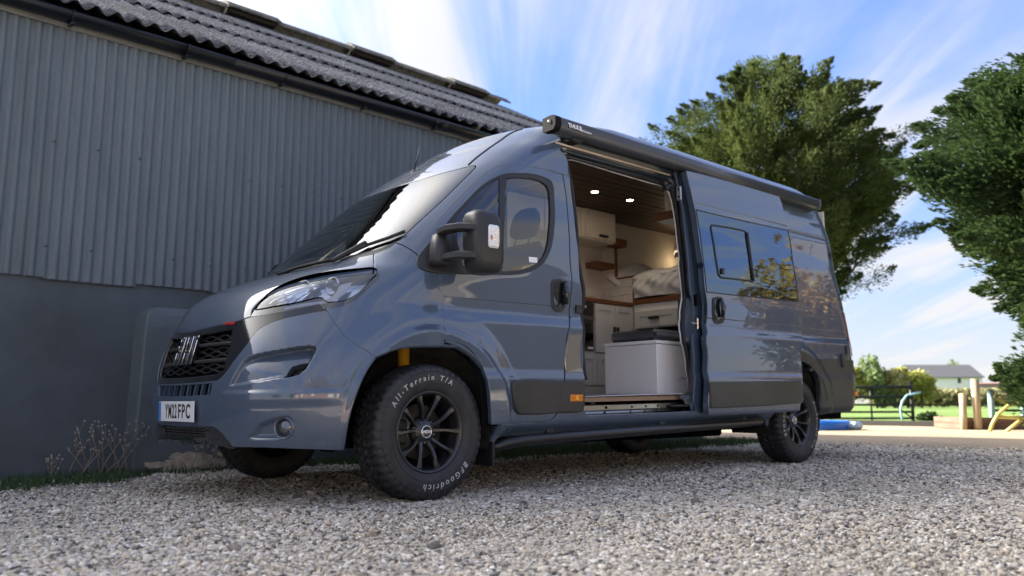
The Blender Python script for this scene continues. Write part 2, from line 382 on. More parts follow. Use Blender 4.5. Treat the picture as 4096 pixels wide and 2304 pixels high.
# panel outlines in body coordinates (s round the body, v up it)
POLY = {'bon_front': [(0.0064, 0.7387), (0.181, 0.7534), (0.2658, 0.7655), (0.3339, 0.786)],
 'bon_light': [(0.3234, 0.8259), (0.3308, 0.8718), (0.3447, 0.9199), (0.3661, 0.9669), (0.423, 1.0321), (0.491, 1.0896), (0.5702, 1.1326), (0.6447, 1.1671)],
 'bon_side': [(0.5756, 1.3021), (0.4313, 1.5289)],
 'bon_rear': [(0.4328, 1.5287), (0.372, 1.5135), (0.3087, 1.4965), (0.2217, 1.4629), (0.156, 1.4036)],
 'ws_top': [(0.0108, 2.4293), (0.1205, 2.4291), (0.221, 2.4401), (0.3216, 2.4614), (0.4037, 2.4782), (0.4842, 2.5055)],
 'ws_side': [(0.5095, 2.5103), (0.5286, 2.4909), (0.5406, 2.4541), (0.5505, 2.3726), (0.552, 2.16), (0.5421, 1.9382), (0.5195, 1.7131), (0.5094, 1.6459)],
 'ws_base': [(0.501, 1.6163), (0.4711, 1.5772), (0.4322, 1.5382)],
 'light': [(0.3369, 0.7886), (0.3397, 0.8195), (0.3483, 0.8594), (0.3625, 0.9022), (0.3845, 0.944), (0.4414, 1.0043), (0.5109, 1.058), (0.5889, 1.1002), (0.6569, 1.1413), (0.6837, 1.1329), (0.7104, 1.0936), (0.7276, 1.0303), (0.7386, 0.9234), (0.7254, 0.8645), (0.7023, 0.8357), (0.6712, 0.8243), (0.6408, 0.8203), (0.6234, 0.8303), (0.6053, 0.8487), (0.5858, 0.849), (0.5367, 0.8271), (0.4762, 0.81), (0.4106, 0.7975), (0.3688, 0.7909)],
 'strip_low': [(0.6433, 0.8075), (0.5836, 0.7938), (0.5228, 0.7766), (0.4658, 0.7585), (0.4271, 0.7403), (0.3945, 0.7167), (0.372, 0.6893), (0.3438, 0.6351), (0.2883, 0.5512), (0.2517, 0.493), (0.2199, 0.4576), (0.2028, 0.4498)],
 'sur_bot': [(0.1309, 0.4458), (0.0376, 0.4428)],
 'gr_in': [(0.016, 0.707), (0.1405, 0.7156), (0.2393, 0.7269), (0.2561, 0.718), (0.2537, 0.6817), (0.2479, 0.5929), (0.237, 0.5065), (0.2218, 0.4832), (0.2003, 0.4756), (0.1283, 0.4703), (0.0632, 0.4675)],
 'slot': [(0.0388, 0.432), (0.179, 0.4352), (0.1834, 0.4265), (0.178, 0.3806), (0.1733, 0.3705), (0.045, 0.3658)],
 'seam_bf': [(0.6474, 0.8056), (0.6944, 0.7536), (0.7469, 0.704), (0.8003, 0.6603), (0.8856, 0.613), (0.9877, 0.5556)],
 'arch_b': [(0.9877, 0.5556), (0.9691, 0.4889), (0.9525, 0.4099), (0.9345, 0.3203), (0.9186, 0.2313), (0.9088, 0.1577), (0.9036, 0.0848)],
 'bump_bot': [(0.816, 0.0901), (0.5819, 0.103), (0.4441, 0.108), (0.3004, 0.108)],
 'low_black': [(0.3004, 0.108), (0.2746, 0.1328), (0.247, 0.166), (0.2183, 0.1948), (0.1879, 0.2093), (0.1379, 0.2095), (0.0446, 0.2058)],
 'low_bot': [(0.253, 0.1069), (0.2169, 0.1104), (0.1262, 0.1193), (0.032, 0.1206)],
 'low_gr': [(0.0438, 0.1986), (0.1443, 0.1993), (0.1435, 0.1469), (0.0372, 0.1494)],
 'scoop': [(0.2665, 0.4056), (0.3041, 0.4907), (0.3326, 0.5404), (0.3629, 0.5647), (0.4104, 0.5797), (0.4971, 0.5937), (0.581, 0.6087), (0.6494, 0.6163), (0.6785, 0.6118), (0.6927, 0.599), (0.6946, 0.5777), (0.6853, 0.5274), (0.6702, 0.4862), (0.6365, 0.462), (0.5912, 0.4504), (0.5404, 0.4455), (0.3969, 0.4239)],
 'vent': [(0.5767, 0.508), (0.6199, 0.5214), (0.6723, 0.5291), (0.6683, 0.4944), (0.6362, 0.4637), (0.5909, 0.452), (0.5528, 0.4486), (0.5643, 0.4835)],
 'fogrec': [(0.3475, 0.1391), (0.4049, 0.1816), (0.4426, 0.2308), (0.4959, 0.2508), (0.5667, 0.2662), (0.6071, 0.2656), (0.6305, 0.2453), (0.631, 0.205), (0.6124, 0.1809), (0.644, 0.1576), (0.5837, 0.147), (0.456, 0.1423)],
 'fog': [(0.5764, 0.2033), (0.5963, 0.2031), (0.5754, 0.1667)],
 'fend_arch': [(0.9948, 0.5515), (1.0041, 0.5744), (1.0099, 0.5933), (1.0177, 0.6076), (1.0278, 0.6171), (1.0417, 0.6221), (1.0563, 0.6251), (1.0684, 0.6278)],
 'fend_door': [(1.0625, 0.6666), (1.0517, 0.7306), (1.0391, 0.797), (1.0267, 0.8687), (1.0095, 0.9764), (0.9564, 1.1422), (0.9216, 1.231)],
 'fend_top': [(0.9234, 1.2289), (0.8795, 1.246), (0.8135, 1.3192), (0.7633, 1.4137), (0.7103, 1.4843), (0.6504, 1.5366), (0.5671, 1.5929), (0.4979, 1.6297)],
 'door': [(0.9244, 1.2267), (0.9791, 1.0863), (1.0095, 0.9764), (1.0269, 0.8687), (1.0377, 0.8057), (1.052, 0.7307), (1.0641, 0.6605), (1.078, 0.6515), (1.0939, 0.6313), (1.1064, 0.6023), (1.1187, 0.5618), (1.1289, 0.5147), (1.1357, 0.4512), (1.1421, 0.3727), (1.1469, 0.271), (1.1494, 0.1794), (1.1718, 0.1779), (1.2088, 0.1759), (1.2341, 0.1768), (1.2434, 0.1878), (1.2496, 0.2073), (1.2545, 0.2392), (1.258, 0.3332), (1.2597, 0.4106), (1.2597, 0.5607), (1.2412, 0.7459), (1.232, 0.8614), (1.2118, 1.0816), (1.1927, 1.4647), (1.1887, 1.5373), (1.1737, 1.8065), (1.1519, 2.024), (1.1249, 2.2446), (1.098, 2.4088), (1.07, 2.5508), (1.0347, 2.5513), (1.0015, 2.5385), (0.8616, 2.5218), (0.7731, 2.5099), (0.709, 2.4733), (0.682, 2.4018), (0.6772, 2.3106), (0.6714, 2.2055), (0.665, 2.0998), (0.6622, 2.0034), (0.6665, 1.9114), (0.673, 1.8395), (0.6957, 1.7609), (0.7304, 1.6864), (0.7606, 1.6531), (0.8046, 1.585), (0.8612, 1.4487), (0.9222, 1.2405)],
 'dlo': [(0.7376, 1.6939), (0.7393, 1.8047), (0.7349, 1.9278), (0.7389, 2.0887), (0.75, 2.2315), (0.7788, 2.3202), (0.8183, 2.3814), (0.8698, 2.4164), (0.9839, 2.4439), (1.016, 2.462), (1.0365, 2.464), (1.0585, 2.4456), (1.0726, 2.4021), (1.0866, 2.3267), (1.1155, 2.1082), (1.1353, 1.8868), (1.1414, 1.7567), (1.1407, 1.659), (1.1351, 1.5602), (1.1261, 1.4906), (1.1151, 1.4331), (1.1024, 1.3834), (1.0866, 1.3361), (1.0546, 1.2837), (1.0235, 1.2495), (0.9961, 1.2378), (0.928, 1.2468), (0.8629, 1.449), (0.8066, 1.5852), (0.7663, 1.6484)],
 'quarter': [(0.7709, 1.8945), (0.7643, 2.0495), (0.7697, 2.2028), (0.7993, 2.2924), (0.8368, 2.3554), (0.8814, 2.3018), (0.9386, 2.2265), (0.9836, 2.1636), (1.0048, 2.1013), (1.015, 2.0184), (1.0235, 1.946), (1.0317, 1.8747), (1.0397, 1.7948), (1.047, 1.6971), (1.0521, 1.5973), (1.0595, 1.4117), (1.0323, 1.3738), (1.0039, 1.3507), (0.9495, 1.5418), (0.91, 1.6404), (0.8452, 1.7732)],
 'dglass': [(0.8983, 2.3592), (1.0046, 2.3995), (1.0243, 2.4145), (1.0406, 2.4128), (1.0582, 2.3893), (1.0708, 2.3524), (1.0838, 2.2844), (1.1077, 2.0996), (1.1278, 1.8796), (1.1345, 1.7509), (1.1339, 1.6536), (1.1284, 1.5777), (1.1191, 1.5194), (1.1078, 1.4706), (1.0913, 1.4243), (1.0684, 1.3751), (1.0608, 1.5611), (1.0539, 1.7031), (1.0423, 1.852), (1.0257, 2.0072), (1.0162, 2.0912), (1.0061, 2.1753), (0.9815, 2.2488), (0.9344, 2.3129)],
 'sticker': [(1.1073, 1.6128), (1.1232, 1.6157), (1.1258, 1.5608), (1.1104, 1.5574)],
 'opening': [(0.798, 3.0569), (0.9419, 2.9205), (1.0296, 2.7805), (1.0794, 2.5789), (1.0984, 2.4915), (1.1447, 2.2035), (1.1851, 1.8605), (1.1996, 1.6864), (1.216, 1.3378), (1.2462, 0.9438), (1.2605, 0.8043), (1.2748, 0.6996), (1.2896, 0.5737), (1.296, 0.4121), (1.2976, 0.3268), (1.2982, 0.2415), (1.3013, 0.2191), (1.3078, 0.2032), (1.3754, 0.2022), (1.4683, 0.2011), (1.5236, 0.2041), (1.5172, 0.2631), (1.5163, 0.3589), (1.5182, 0.5741), (1.5013, 0.7644), (1.5028, 0.8816), (1.478, 1.443), (1.4703, 1.7848), (1.4561, 2.0627), (1.4175, 2.4899), (1.3765, 2.7757), (1.3354, 3.024), (1.3723, 3.0519), (1.1529, 3.0441), (1.031, 3.039)],
 'inner': [(1.0598, 2.7554), (1.0536, 2.7933), (1.053, 2.8235), (1.0598, 2.8376), (1.0875, 2.8388), (1.1704, 2.8241), (1.2716, 2.8098), (1.3422, 2.8079), (1.3647, 2.7864), (1.3862, 2.7213), (1.4076, 2.5949), (1.4261, 2.4415), (1.4458, 2.2464), (1.4701, 1.9254), (1.4712, 1.8139), (1.4778, 1.6334), (1.4829, 1.3687), (1.4862, 1.0708), (1.4933, 0.9154), (1.4986, 0.7617), (1.5124, 0.6732), (1.5222, 0.5851), (1.5263, 0.4678), (1.5284, 0.3322), (1.4129, 0.3303), (1.3138, 0.326), (1.31, 0.5148), (1.2901, 0.7073), (1.2624, 0.9633), (1.2261, 1.554), (1.1923, 2.0001), (1.1459, 2.3509), (1.1011, 2.5912)],
 'roof_chan': [(0.4524, 2.5319), (0.4349, 2.646), (0.4222, 2.7929), (0.3898, 2.9711), (0.3796, 3.1247), (0.396, 3.2513)],
 'wiper_blade': [(0.2803, 1.5022), (0.3107, 1.5677), (0.3568, 1.6278), (0.4438, 1.6794), (0.5129, 1.734)],
 'wiper_arm': [(0.2782, 1.4583), (0.2848, 1.5112), (0.3044, 1.583), (0.3386, 1.6519)],
 'wiper2': [(0.0993, 1.3104), (0.0825, 1.4698), (0.1835, 1.4846), (0.251, 1.4928)],
 'drl': [(0.6079, 0.9942), (0.6368, 1.0288), (0.6586, 0.9618), (0.6646, 0.9142), (0.6539, 0.8736), (0.6227, 0.8502), (0.5677, 0.8408), (0.5191, 0.8292), (0.4695, 0.8156), (0.4593, 0.827), (0.5063, 0.8428), (0.5543, 0.8555), (0.6026, 0.8651), (0.6247, 0.8937), (0.6245, 0.933)],
 'glare_plate': [(0.3617, 0.867), (0.3748, 0.9301), (0.439, 0.9908), (0.4901, 1.0232), (0.522, 0.9841), (0.5142, 0.9134), (0.5054, 0.8629), (0.4398, 0.8352)],
 'lamp_drl': [(0.6277, 0.9767), (0.6378, 0.9327), (0.6283, 0.8934), (0.6015, 0.8681), (0.5601, 0.8582), (0.4615, 0.8367)],
 'hand': [(1.168, 1.1566), (1.1616, 1.2722), (1.1621, 1.3465), (1.1731, 1.3679), (1.181, 1.3418), (1.187, 1.2757), (1.2024, 1.0735), (1.2132, 0.9525), (1.2168, 0.9022), (1.2123, 0.8864), (1.2046, 0.8881), (1.1975, 0.9065), (1.1846, 0.9829)],
 'bpbox': [(1.2323, 0.9656), (1.2427, 0.9681), (1.2512, 0.8915), (1.2408, 0.89)],
 'bplate': [(1.246, 0.7308), (1.2684, 0.7356), (1.2919, 0.4872), (1.2636, 0.4861)],
 'mould1': [(1.178, 0.4155), (1.18, 0.4228), (1.2111, 0.4261), (1.2557, 0.4189), (1.2554, 0.3332), (1.2527, 0.2567), (1.2497, 0.2401), (1.2292, 0.2347), (1.194, 0.2385), (1.1883, 0.2533), (1.1836, 0.2902)],
 'mould2': [(1.2573, 0.4189), (1.2913, 0.4203), (1.2938, 0.3303), (1.2938, 0.26), (1.2907, 0.2376), (1.2531, 0.2379), (1.2555, 0.282), (1.2569, 0.3588)],
 'sdoor': [(1.3428, 2.9895), (1.4106, 3.007), (1.5561, 3.0195), (1.7533, 3.0285), (1.761, 2.9113), (1.766, 2.7479), (1.7723, 2.6148), (1.7799, 2.4717), (1.7927, 2.1768), (1.798, 1.8311), (1.7928, 1.454), (1.7946, 0.9685), (1.7932, 0.8176), (1.7815, 0.6749), (1.7855, 0.5251), (1.7789, 0.4178), (1.7817, 0.2442), (1.7724, 0.2323), (1.7756, 0.1701), (1.6995, 0.1653), (1.601, 0.1699), (1.5292, 0.1742), (1.5267, 0.2311), (1.5253, 0.4134), (1.5233, 0.6141), (1.5104, 0.7522), (1.51, 0.8748), (1.4879, 1.4264), (1.4811, 1.75), (1.4676, 1.9989), (1.4465, 2.2537), (1.4256, 2.4521), (1.3904, 2.7042)],
 'swin': [(1.427, 2.4509), (1.508, 2.4511), (1.6343, 2.4605), (1.7792, 2.4799), (1.7919, 2.1763), (1.7972, 1.8307), (1.7923, 1.461), (1.6834, 1.45), (1.5843, 1.4275), (1.4885, 1.4154), (1.4811, 1.75), (1.4627, 2.0933)],
 'spane': [(1.4914, 2.2957), (1.5475, 2.3136), (1.6018, 2.3174), (1.6115, 2.2944), (1.622, 2.1249), (1.632, 1.8764), (1.6349, 1.6727), (1.5871, 1.6655), (1.5327, 1.6556), (1.526, 1.6838), (1.52, 1.8228), (1.507, 2.0563), (1.4891, 2.2554)],
 'shand': [(1.5096, 1.2174), (1.511, 1.3046), (1.5224, 1.343), (1.5335, 1.3355), (1.5394, 1.2465), (1.5474, 1.0583), (1.5528, 0.927), (1.5489, 0.8901), (1.538, 0.8795), (1.5284, 0.8894), (1.5176, 0.9814)],
 'smould': [(1.5248, 0.4103), (1.5911, 0.4123), (1.6943, 0.4157), (1.7713, 0.4159), (1.7759, 0.2448), (1.6943, 0.2346), (1.6036, 0.2302), (1.5298, 0.2293)],
 'rbump': [(1.8468, 0.6259), (1.9149, 0.6304), (2.1578, 0.633), (2.2061, 0.6029), (2.2061, 0.5335), (2.2061, 0.33), (2.1005, 0.158), (1.9508, 0.128), (1.8691, 0.1136), (1.8601, 0.1973), (1.8611, 0.2751), (1.8591, 0.3839), (1.8572, 0.4779), (1.8492, 0.5249), (1.8344, 0.5164)],
 'rfuel': [(1.9498, 0.7563), (1.977, 0.7518), (1.9718, 0.6122), (1.948, 0.6135)],
 'rlight': [(2.2061, 1.3757), (2.2061, 1.0125), (2.2299, 0.6401), (2.1718, 0.6385), (2.2061, 0.9459)],
 'rarch': [(1.8229, 0.516), (1.8344, 0.5164), (1.8454, 0.4776), (1.8486, 0.3842), (1.8506, 0.276), (1.8489, 0.1831), (1.8663, 0.1092)],
 'panelrec': [(1.8291, 2.4418), (1.8801, 2.4509), (1.9468, 2.4599), (2.2162, 2.465), (2.2212, 2.4315), (2.2212, 2.1712), (2.2212, 1.8457), (2.1181, 1.4313), (1.9228, 1.4268), (1.8384, 1.4052), (1.8358, 1.9381)]}
# ------------------------------------------------------------------ van skin: panels cut from one smooth body surface
XSH = 1.25
def poly_dist(px, py, poly):
    """distance to polygon edge and inside flag, metric (s,v) space"""
    P = np.asarray(poly, float); Q = np.roll(P, -1, 0)
    d = np.full(px.shape, 1e9); ins = np.zeros(px.shape, bool)
    for (ax, ay), (bx, by) in zip(P, Q):
        ex, ey = bx-ax, by-ay; L = ex*ex+ey*ey+1e-15
        t = np.clip(((px-ax)*ex+(py-ay)*ey)/L, 0, 1)
        d = np.minimum(d, np.hypot(px-ax-t*ex, py-ay-t*ey))
        c = ((ay > py) != (by > py)); 
        if ay != by: ins ^= c & (px < (bx-ax)*(py-ay)/(by-ay)+ax)
    return d, ins
def smooth_poly(pts, step, closed=True, sx=1.3, sharp=38):
    """Catmull-Rom through the traced points, corners kept"""
    P = np.array(pts, float); n = len(P); S = np.array([sx, 1.0]); out = []
    R = range(n if closed else n-1)
    def corner(i):
        if not closed and (i == 0 or i == n-1): return True
        a = (P[i]-P[i-1])*S; b = (P[(i+1) % n]-P[i])*S
        c = np.dot(a, b)/(np.linalg.norm(a)*np.linalg.norm(b)+1e-12)
        return c < math.cos(math.radians(sharp))
    cor = [corner(i) for i in range(n)]
    for i in R:
        j = (i+1) % n; p1, p2 = P[i], P[j]
        p0 = P[i-1] if not cor[i] else 2*p1-p2; p3 = P[(j+1) % n] if not cor[j] else 2*p2-p1
        L = np.linalg.norm((p2-p1)*S); k = max(1, int(math.ceil(L/step)))
        for q in range(k):
            t = q/k
            out.append(.5*((2*p1)+(-p0+p2)*t+(2*p0-5*p1+4*p2-p3)*t*t+(-p0+3*p1-3*p2+p3)*t**3))
    if not closed: out.append(P[-1])
    return np.array(out)
FRONT_F = [(POLY['scoop'], .085, .020, .18, .50), (POLY['fogrec'], .030, .030, .30, .52)]
def full_skin(s, v, off=0.0, xsh=0.0):
    """point + front recesses; xsh shifts the pattern of creases (open sliding door)"""
    s = np.asarray(s, float); v = np.asarray(v, float)
    x, y, z = base(s, v); e = 1e-4
    xa, ya, _ = base(s+e, v); xb, yb, _ = base(s-e, v)
    tx, ty = xa-xb, ya-yb; L = np.hypot(tx, ty)+1e-12; nx, ny = -ty/L, tx/L
    sg = np.where(nx*(x-2)+ny*y*3 < 0, -1.0, 1.0); nx, ny = nx*sg, ny*sg
    d = disp(x-xsh, y, z)+off
    if np.any(np.abs(s) < 1) and xsh == 0:
        for pl, dep, fall, sa, sb_0 in FRONT_F:
            m = (np.abs(s) < 1.0) & (v < 1.0)
            if m.any():
                dd, ins = poly_dist(np.abs(s[m])*1.3, v[m], [(a*1.3, b) for a, b in pl])
                d[m] -= np.where(ins, dep*sm(dd/fall)*((.35+.65*sm((v[m]-.47)/.20)) if dep > .05 else 1.0)*(.25+.75*sm((np.abs(s[m])-sa)/(sb_0-sa))), 0)
        # ledge under the scoop, crisp shoulder on the bumper corner
        d += np.where((np.abs(s) < 1), .010*sm((.40-v)/.03)*sm((v-.30)/.05)*sm((np.abs(s)-.22)/.05)*(1-sm((np.abs(s)-.75)/.2)), 0)
    return np.stack([x+nx*d, y+ny*d, z+RAKE*x], -1)
def skin_normals(s, v, off, xsh):
    e = 6e-4
    A = full_skin(s+e, v, off, xsh)-full_skin(s-e, v, off, xsh); B = full_skin(s, v+e*1.3, off, xsh)-full_skin(s, v-e*1.3, off, xsh)
    n = np.cross(A, B); n /= np.linalg.norm(n, axis=1)[:, None]+1e-12
    P = full_skin(s, v, off, xsh); c = np.stack([np.clip(P[:, 0], .5, 4.6), np.zeros(len(P)), np.minimum(P[:, 2]*.6+.3, 1.5)], 1)
    return n*np.sign(np.einsum('ij,ij->i', n, P-c))[:, None]
def sv_of_xz(x, zw):
    """(s,v) on the near side for world x,z"""
    zb = zw-RAKE*x; v = float(v_of_z(zb)); xe = float(fx(v)+fa(v)); xs = float(fr(v)-AR)
    if x >= xe and x <= xs: return (1+(x-xe)/(xs-xe), v)
    if x < xe:
        t = np.linspace(0, 1, 400); X = base(t, np.full(400, v))[0]; return (float(np.interp(x, X, t)), v)
    t = np.linspace(2, 3, 400); X = base(t, np.full(400, v))[0]; return (float(np.interp(x, X, t)), v)
GRID_S = np.concatenate([np.linspace(-1, 1, 193), np.linspace(1, 2, 300)[1:], np.linspace(2, 3, 60)[1:]])
_zr = np.concatenate([np.linspace(.22, 2.60, 190), np.linspace(1.045, 1.135, 26), np.linspace(.965, 1.045, 12), np.linspace(.63, .735, 14), np.linspace(2.025, 2.065, 10)])
GRID_V = np.unique(np.round(np.concatenate([v_of_z(_zr), np.arange(v_of_z(1.10), v_of_z(1.42), .014), np.arange(v_of_z(2.05), VMAX, .016)]), 4))
GRID_V = GRID_V[np.concatenate([[True], np.diff(GRID_V) > .0028])]
def cdt(outer, holes, gs, gv, keep=.45, sx=1.3):
    outer = np.asarray(outer); holes = [np.asarray(h) for h in holes]
    lo, hi = outer.min(0), outer.max(0)
    gs = gs[(gs > lo[0]) & (gs < hi[0])]; gv = gv[(gv > lo[1]) & (gv < hi[1])]
    A, B = np.meshgrid(gs, gv, indexing='ij'); px, py = A.ravel(), B.ravel()
    ins = np.ones(px.shape, bool); dm = np.full(px.shape, 1e9)
    for i, pl in enumerate([outer]+holes):
        d, n = poly_dist(px*sx, py, pl*[sx, 1]); dm = np.minimum(dm, d); ins &= (n if i == 0 else ~n)
    ok = ins & (dm > keep)
    pts = [Vector(p) for p in outer]; edges = []
    n = len(pts); edges += [(i, (i+1) % n) for i in range(n)]
    for h in holes:
        b = len(pts); pts += [Vector(p) for p in h]; n = len(h); edges += [(b+i, b+(i+1) % n) for i in range(n)]
    pts += [Vector(p) for p in zip(px[ok], py[ok])]
    r = delaunay_2d_cdt(pts, edges, [], 0, 1e-7)
    V = np.array([tuple(v) for v in r[0]]); F = np.array([f for f in r[2] if len(f) == 3], int)
    C = V[F].mean(1); k = np.ones(len(F), bool)
    for i, pl in enumerate([outer]+holes):
        _, q = poly_dist(C[:, 0]*sx, C[:, 1], pl*[sx, 1]); k &= (q if i == 0 else ~q)
    F = F[k]; ar = (V[F[:, 1], 0]-V[F[:, 0], 0])*(V[F[:, 2], 1]-V[F[:, 0], 1])-(V[F[:, 2], 0]-V[F[:, 0], 0])*(V[F[:, 1], 1]-V[F[:, 0], 1])
    F = F[np.abs(ar) > 1e-12]; ar = ar[np.abs(ar) > 1e-12]; F[ar < 0] = F[ar < 0][:, ::-1]
    u, inv = np.unique(F, return_inverse=True); return V[u], inv.reshape(F.shape)
def panel_mesh(name, outer, holes=(), off=0., xsh=0., step=.02, gap=.0035, depth=.02, rnd=.0025, sharp=38, gs=None, gv=None, side=1):
    """near-side skin panel with rounded, turned-in edges; side=-1 mirrors it"""
    o = smooth_poly(outer, step, sharp=sharp); hs = [smooth_poly(h, step, sharp=sharp) for h in holes]
    V2, F = cdt(o, hs, GRID_S if gs is None else gs, GRID_V if gv is None else gv, keep=step*.35)
    s, v = V2[:, 0], V2[:, 1]
    P = full_skin(s, v, off, xsh); Nn = skin_normals(s, v, off, xsh)
    # orientation
    fn = np.cross(P[F[:, 1]]-P[F[:, 0]], P[F[:, 2]]-P[F[:, 0]])
    if np.einsum('ij,ij->i', fn, Nn[F].mean(1)).sum() < 0: F = F[:, ::-1].copy()
    E = np.concatenate([F[:, [0, 1]], F[:, [1, 2]], F[:, [2, 0]]]); key = np.sort(E, 1); kk = key[:, 0].astype(np.int64)*len(V2)+key[:, 1]
    u, ix, ct = np.unique(kk, return_index=True, return_counts=True); BE = E[ix[ct == 1]]
    # outward lateral direction per boundary vertex (sum of the two edge normals)
    lat = np.zeros_like(P); t = P[BE[:, 1]]-P[BE[:, 0]]; t /= np.linalg.norm(t, axis=1)[:, None]+1e-12
    l0 = np.cross(t, Nn[BE[:, 0]]); l1 = np.cross(t, Nn[BE[:, 1]])
    np.add.at(lat, BE[:, 0], l0); np.add.at(lat, BE[:, 1], l1)
    ln = np.linalg.norm(lat, axis=1)[:, None]; bv = np.where(ln[:, 0] > 1e-9)[0]; lat = lat/np.maximum(ln, 1e-9)
    cen = np.abs(s) < 1e-6  # keep the centre line untouched on mirrored halves
    P[bv] -= lat[bv]*gap
    nb = len(bv); mp = -np.ones(len(P), int); mp[bv] = np.arange(nb)
    n0 = len(P)
    r1 = P[bv]+lat[bv]*rnd*.7-Nn[bv]*rnd*.5; r2 = P[bv]+lat[bv]*rnd-Nn[bv]*rnd*1.6; r3 = P[bv]+lat[bv]*rnd-Nn[bv]*depth
    k = math.sqrt(.5)
    VV_ = np.concatenate([P, r1, r2, r3]); NN_ = np.concatenate([Nn, (Nn[bv]+lat[bv])*k, lat[bv], lat[bv]])
    a, b = BE[:, 0], BE[:, 1]; ia, ib = mp[a], mp[b]
    q = [np.stack([b, a, n0+ia, n0+ib], 1)]+[np.stack([n0+r*nb+ib, n0+r*nb+ia, n0+(r+1)*nb+ia, n0+(r+1)*nb+ib], 1) for r in (0, 1)]
    q = np.concatenate(q); tri = np.concatenate([F, q[:, [0, 1, 2]], q[:, [0, 2, 3]]])
    if side < 0: VV_ = VV_*[1, -1, 1]; NN_ = NN_*[1, -1, 1]; tri = tri[:, ::-1].copy()
    return fast_mesh(name, VV_, tri, True, NN_)
def panel(name, m, parent, outer, holes=(), both=True, **k):
    r = [link(name, panel_mesh(name, outer, holes, **k), m, parent)]
    if both: r.append(link(name, panel_mesh(name, outer, holes, side=-1, **k), m, parent))
    return r
def mirror_half(pts):
    """half outline (first and last points on the centre line) -> closed symmetric outline"""
    return [tuple(p) for p in pts]+[(-a, b) for a, b in pts[::-1] if a > 1e-6]
def at(s, v, off=0., xsh=0., side=1):
    p = full_skin(np.array([s]), np.array([v]), off, xsh)[0]; return Vector((p[0], p[1]*side, p[2]))
def nrm(s, v, off=0., xsh=0.):
    return Vector(skin_normals(np.array([float(s)]), np.array([float(v)]), off, xsh)[0])
def patch_tube(mb, pts, off, r, xsh=0., side=1, closed=False, seg=8):
    q = [at(a, b, off, xsh, side) for a, b in pts]
    if closed: q = q+[q[0]]
    return mb.tube(q, r, seg, cap=not closed)
def dom_patch(name, m, parent, pts, off, side=1, thick=.01, xsh=0.):
    """small closed polygon lying on the skin"""
    P = smooth_poly(pts, .03); n = len(P)
    A = [at(a, b, off, xsh, side) for a, b in P]; B = [at(a, b, off-thick, xsh, side) for a, b in P]
    F = [tuple(range(n)), tuple(range(2*n-1, n-1, -1))]+[(i, n+i, n+(i+1) % n, (i+1) % n) for i in range(n)]
    mb = MB().add(A+B, F); me = mb.mesh(name); fix_normals(me); return link(name, me, m, parent)
P_ = POLY
van = empty('camper_van', (0, 0, 0), 'blue grey high roof camper van beside the barn with its side door open', 'camper van')
BACK = DARKV
# ---- bonnet, windscreen
bon = [(0, .735)]+P_['bon_front'][1:]+P_['bon_light']+P_['bon_side']+P_['bon_rear'][1:]+[(0, 1.398)]
panel('bonnet', PAINT, van, mirror_half(bon), both=False, gap=.002, depth=.03, rnd=.006)
ws = [(0, 2.425)]+P_['ws_top'][1:]+P_['ws_side']+P_['ws_base']+P_['bon_rear'][1:]+[(0, 1.398)]
ws_o = [(a, b) for a, b in ws]
def shrink(poly, d, sx=1.3):
    P = np.array(poly, float)*[sx, 1]; n = len(P); o = []
    ar = sum(P[i][0]*P[(i+1) % n][1]-P[(i+1) % n][0]*P[i][1] for i in range(n)); sg = 1 if ar > 0 else -1
    for i in range(n):
        a = P[i]-P[i-1]; b = P[(i+1) % n]-P[i]; a /= np.linalg.norm(a)+1e-12; b /= np.linalg.norm(b)+1e-12
        na, nb_ = np.array([-a[1], a[0]])*sg, np.array([-b[1], b[0]])*sg; m_ = na+nb_; m_ /= max(.5, np.dot(m_, na))
        o.append((P[i]+m_*d)/[sx, 1])
    return [tuple(p) for p in o]
wsf = mirror_half(ws)
wso = panel('windscreen', WSGLASS, van, shrink(wsf, .006), both=False, off=-.002, gap=.0, depth=.004, step=.03)[0]
# cowl: black strip between bonnet and glass
def strip(name, m, parent, pts, w0, w1, off, xsh=0., side=1):
    V = []; F = []
    for i, (a, b) in enumerate(pts):
        V += [at(a, b+w0, off, xsh, side), at(a, b+w1, off, xsh, side)]
    F = [(2*i, 2*i+2, 2*i+3, 2*i+1) for i in range(len(pts)-1)]
    return MB().add(V, F, True).build(name, m, parent)
cw = [(0, 1.398)]+P_['bon_rear'][::-1][:-1]+P_['ws_base'][::-1]
cws = smooth_poly([(-a, b) for a, b in cw[::-1]][:-1]+cw, .03, closed=False)
strip('cowl', BLACKP, wso, cws, -.03, .035, .001)
# black frit border inside the glass
frit = panel('glass_border', DARKV, wso, shrink(wsf, .004), [shrink(wsf, .035)], both=False, off=-.008, gap=0, depth=.002, step=.03)
mb = MB(); patch_tube(mb, P_['wiper_blade'], .022, .010); mb.build('wiper_blade', RUBBER, wso)
mb = MB(); patch_tube(mb, P_['wiper_arm']+[P_['wiper_blade'][2]], .034, [.014]*4+[.008]); mb.build('wiper_arm', BLACKP, wso)
mb = MB(); w2 = P_['wiper2']; patch_tube(mb, w2, .018, .010); mb.build('wiper_blade', RUBBER, wso)
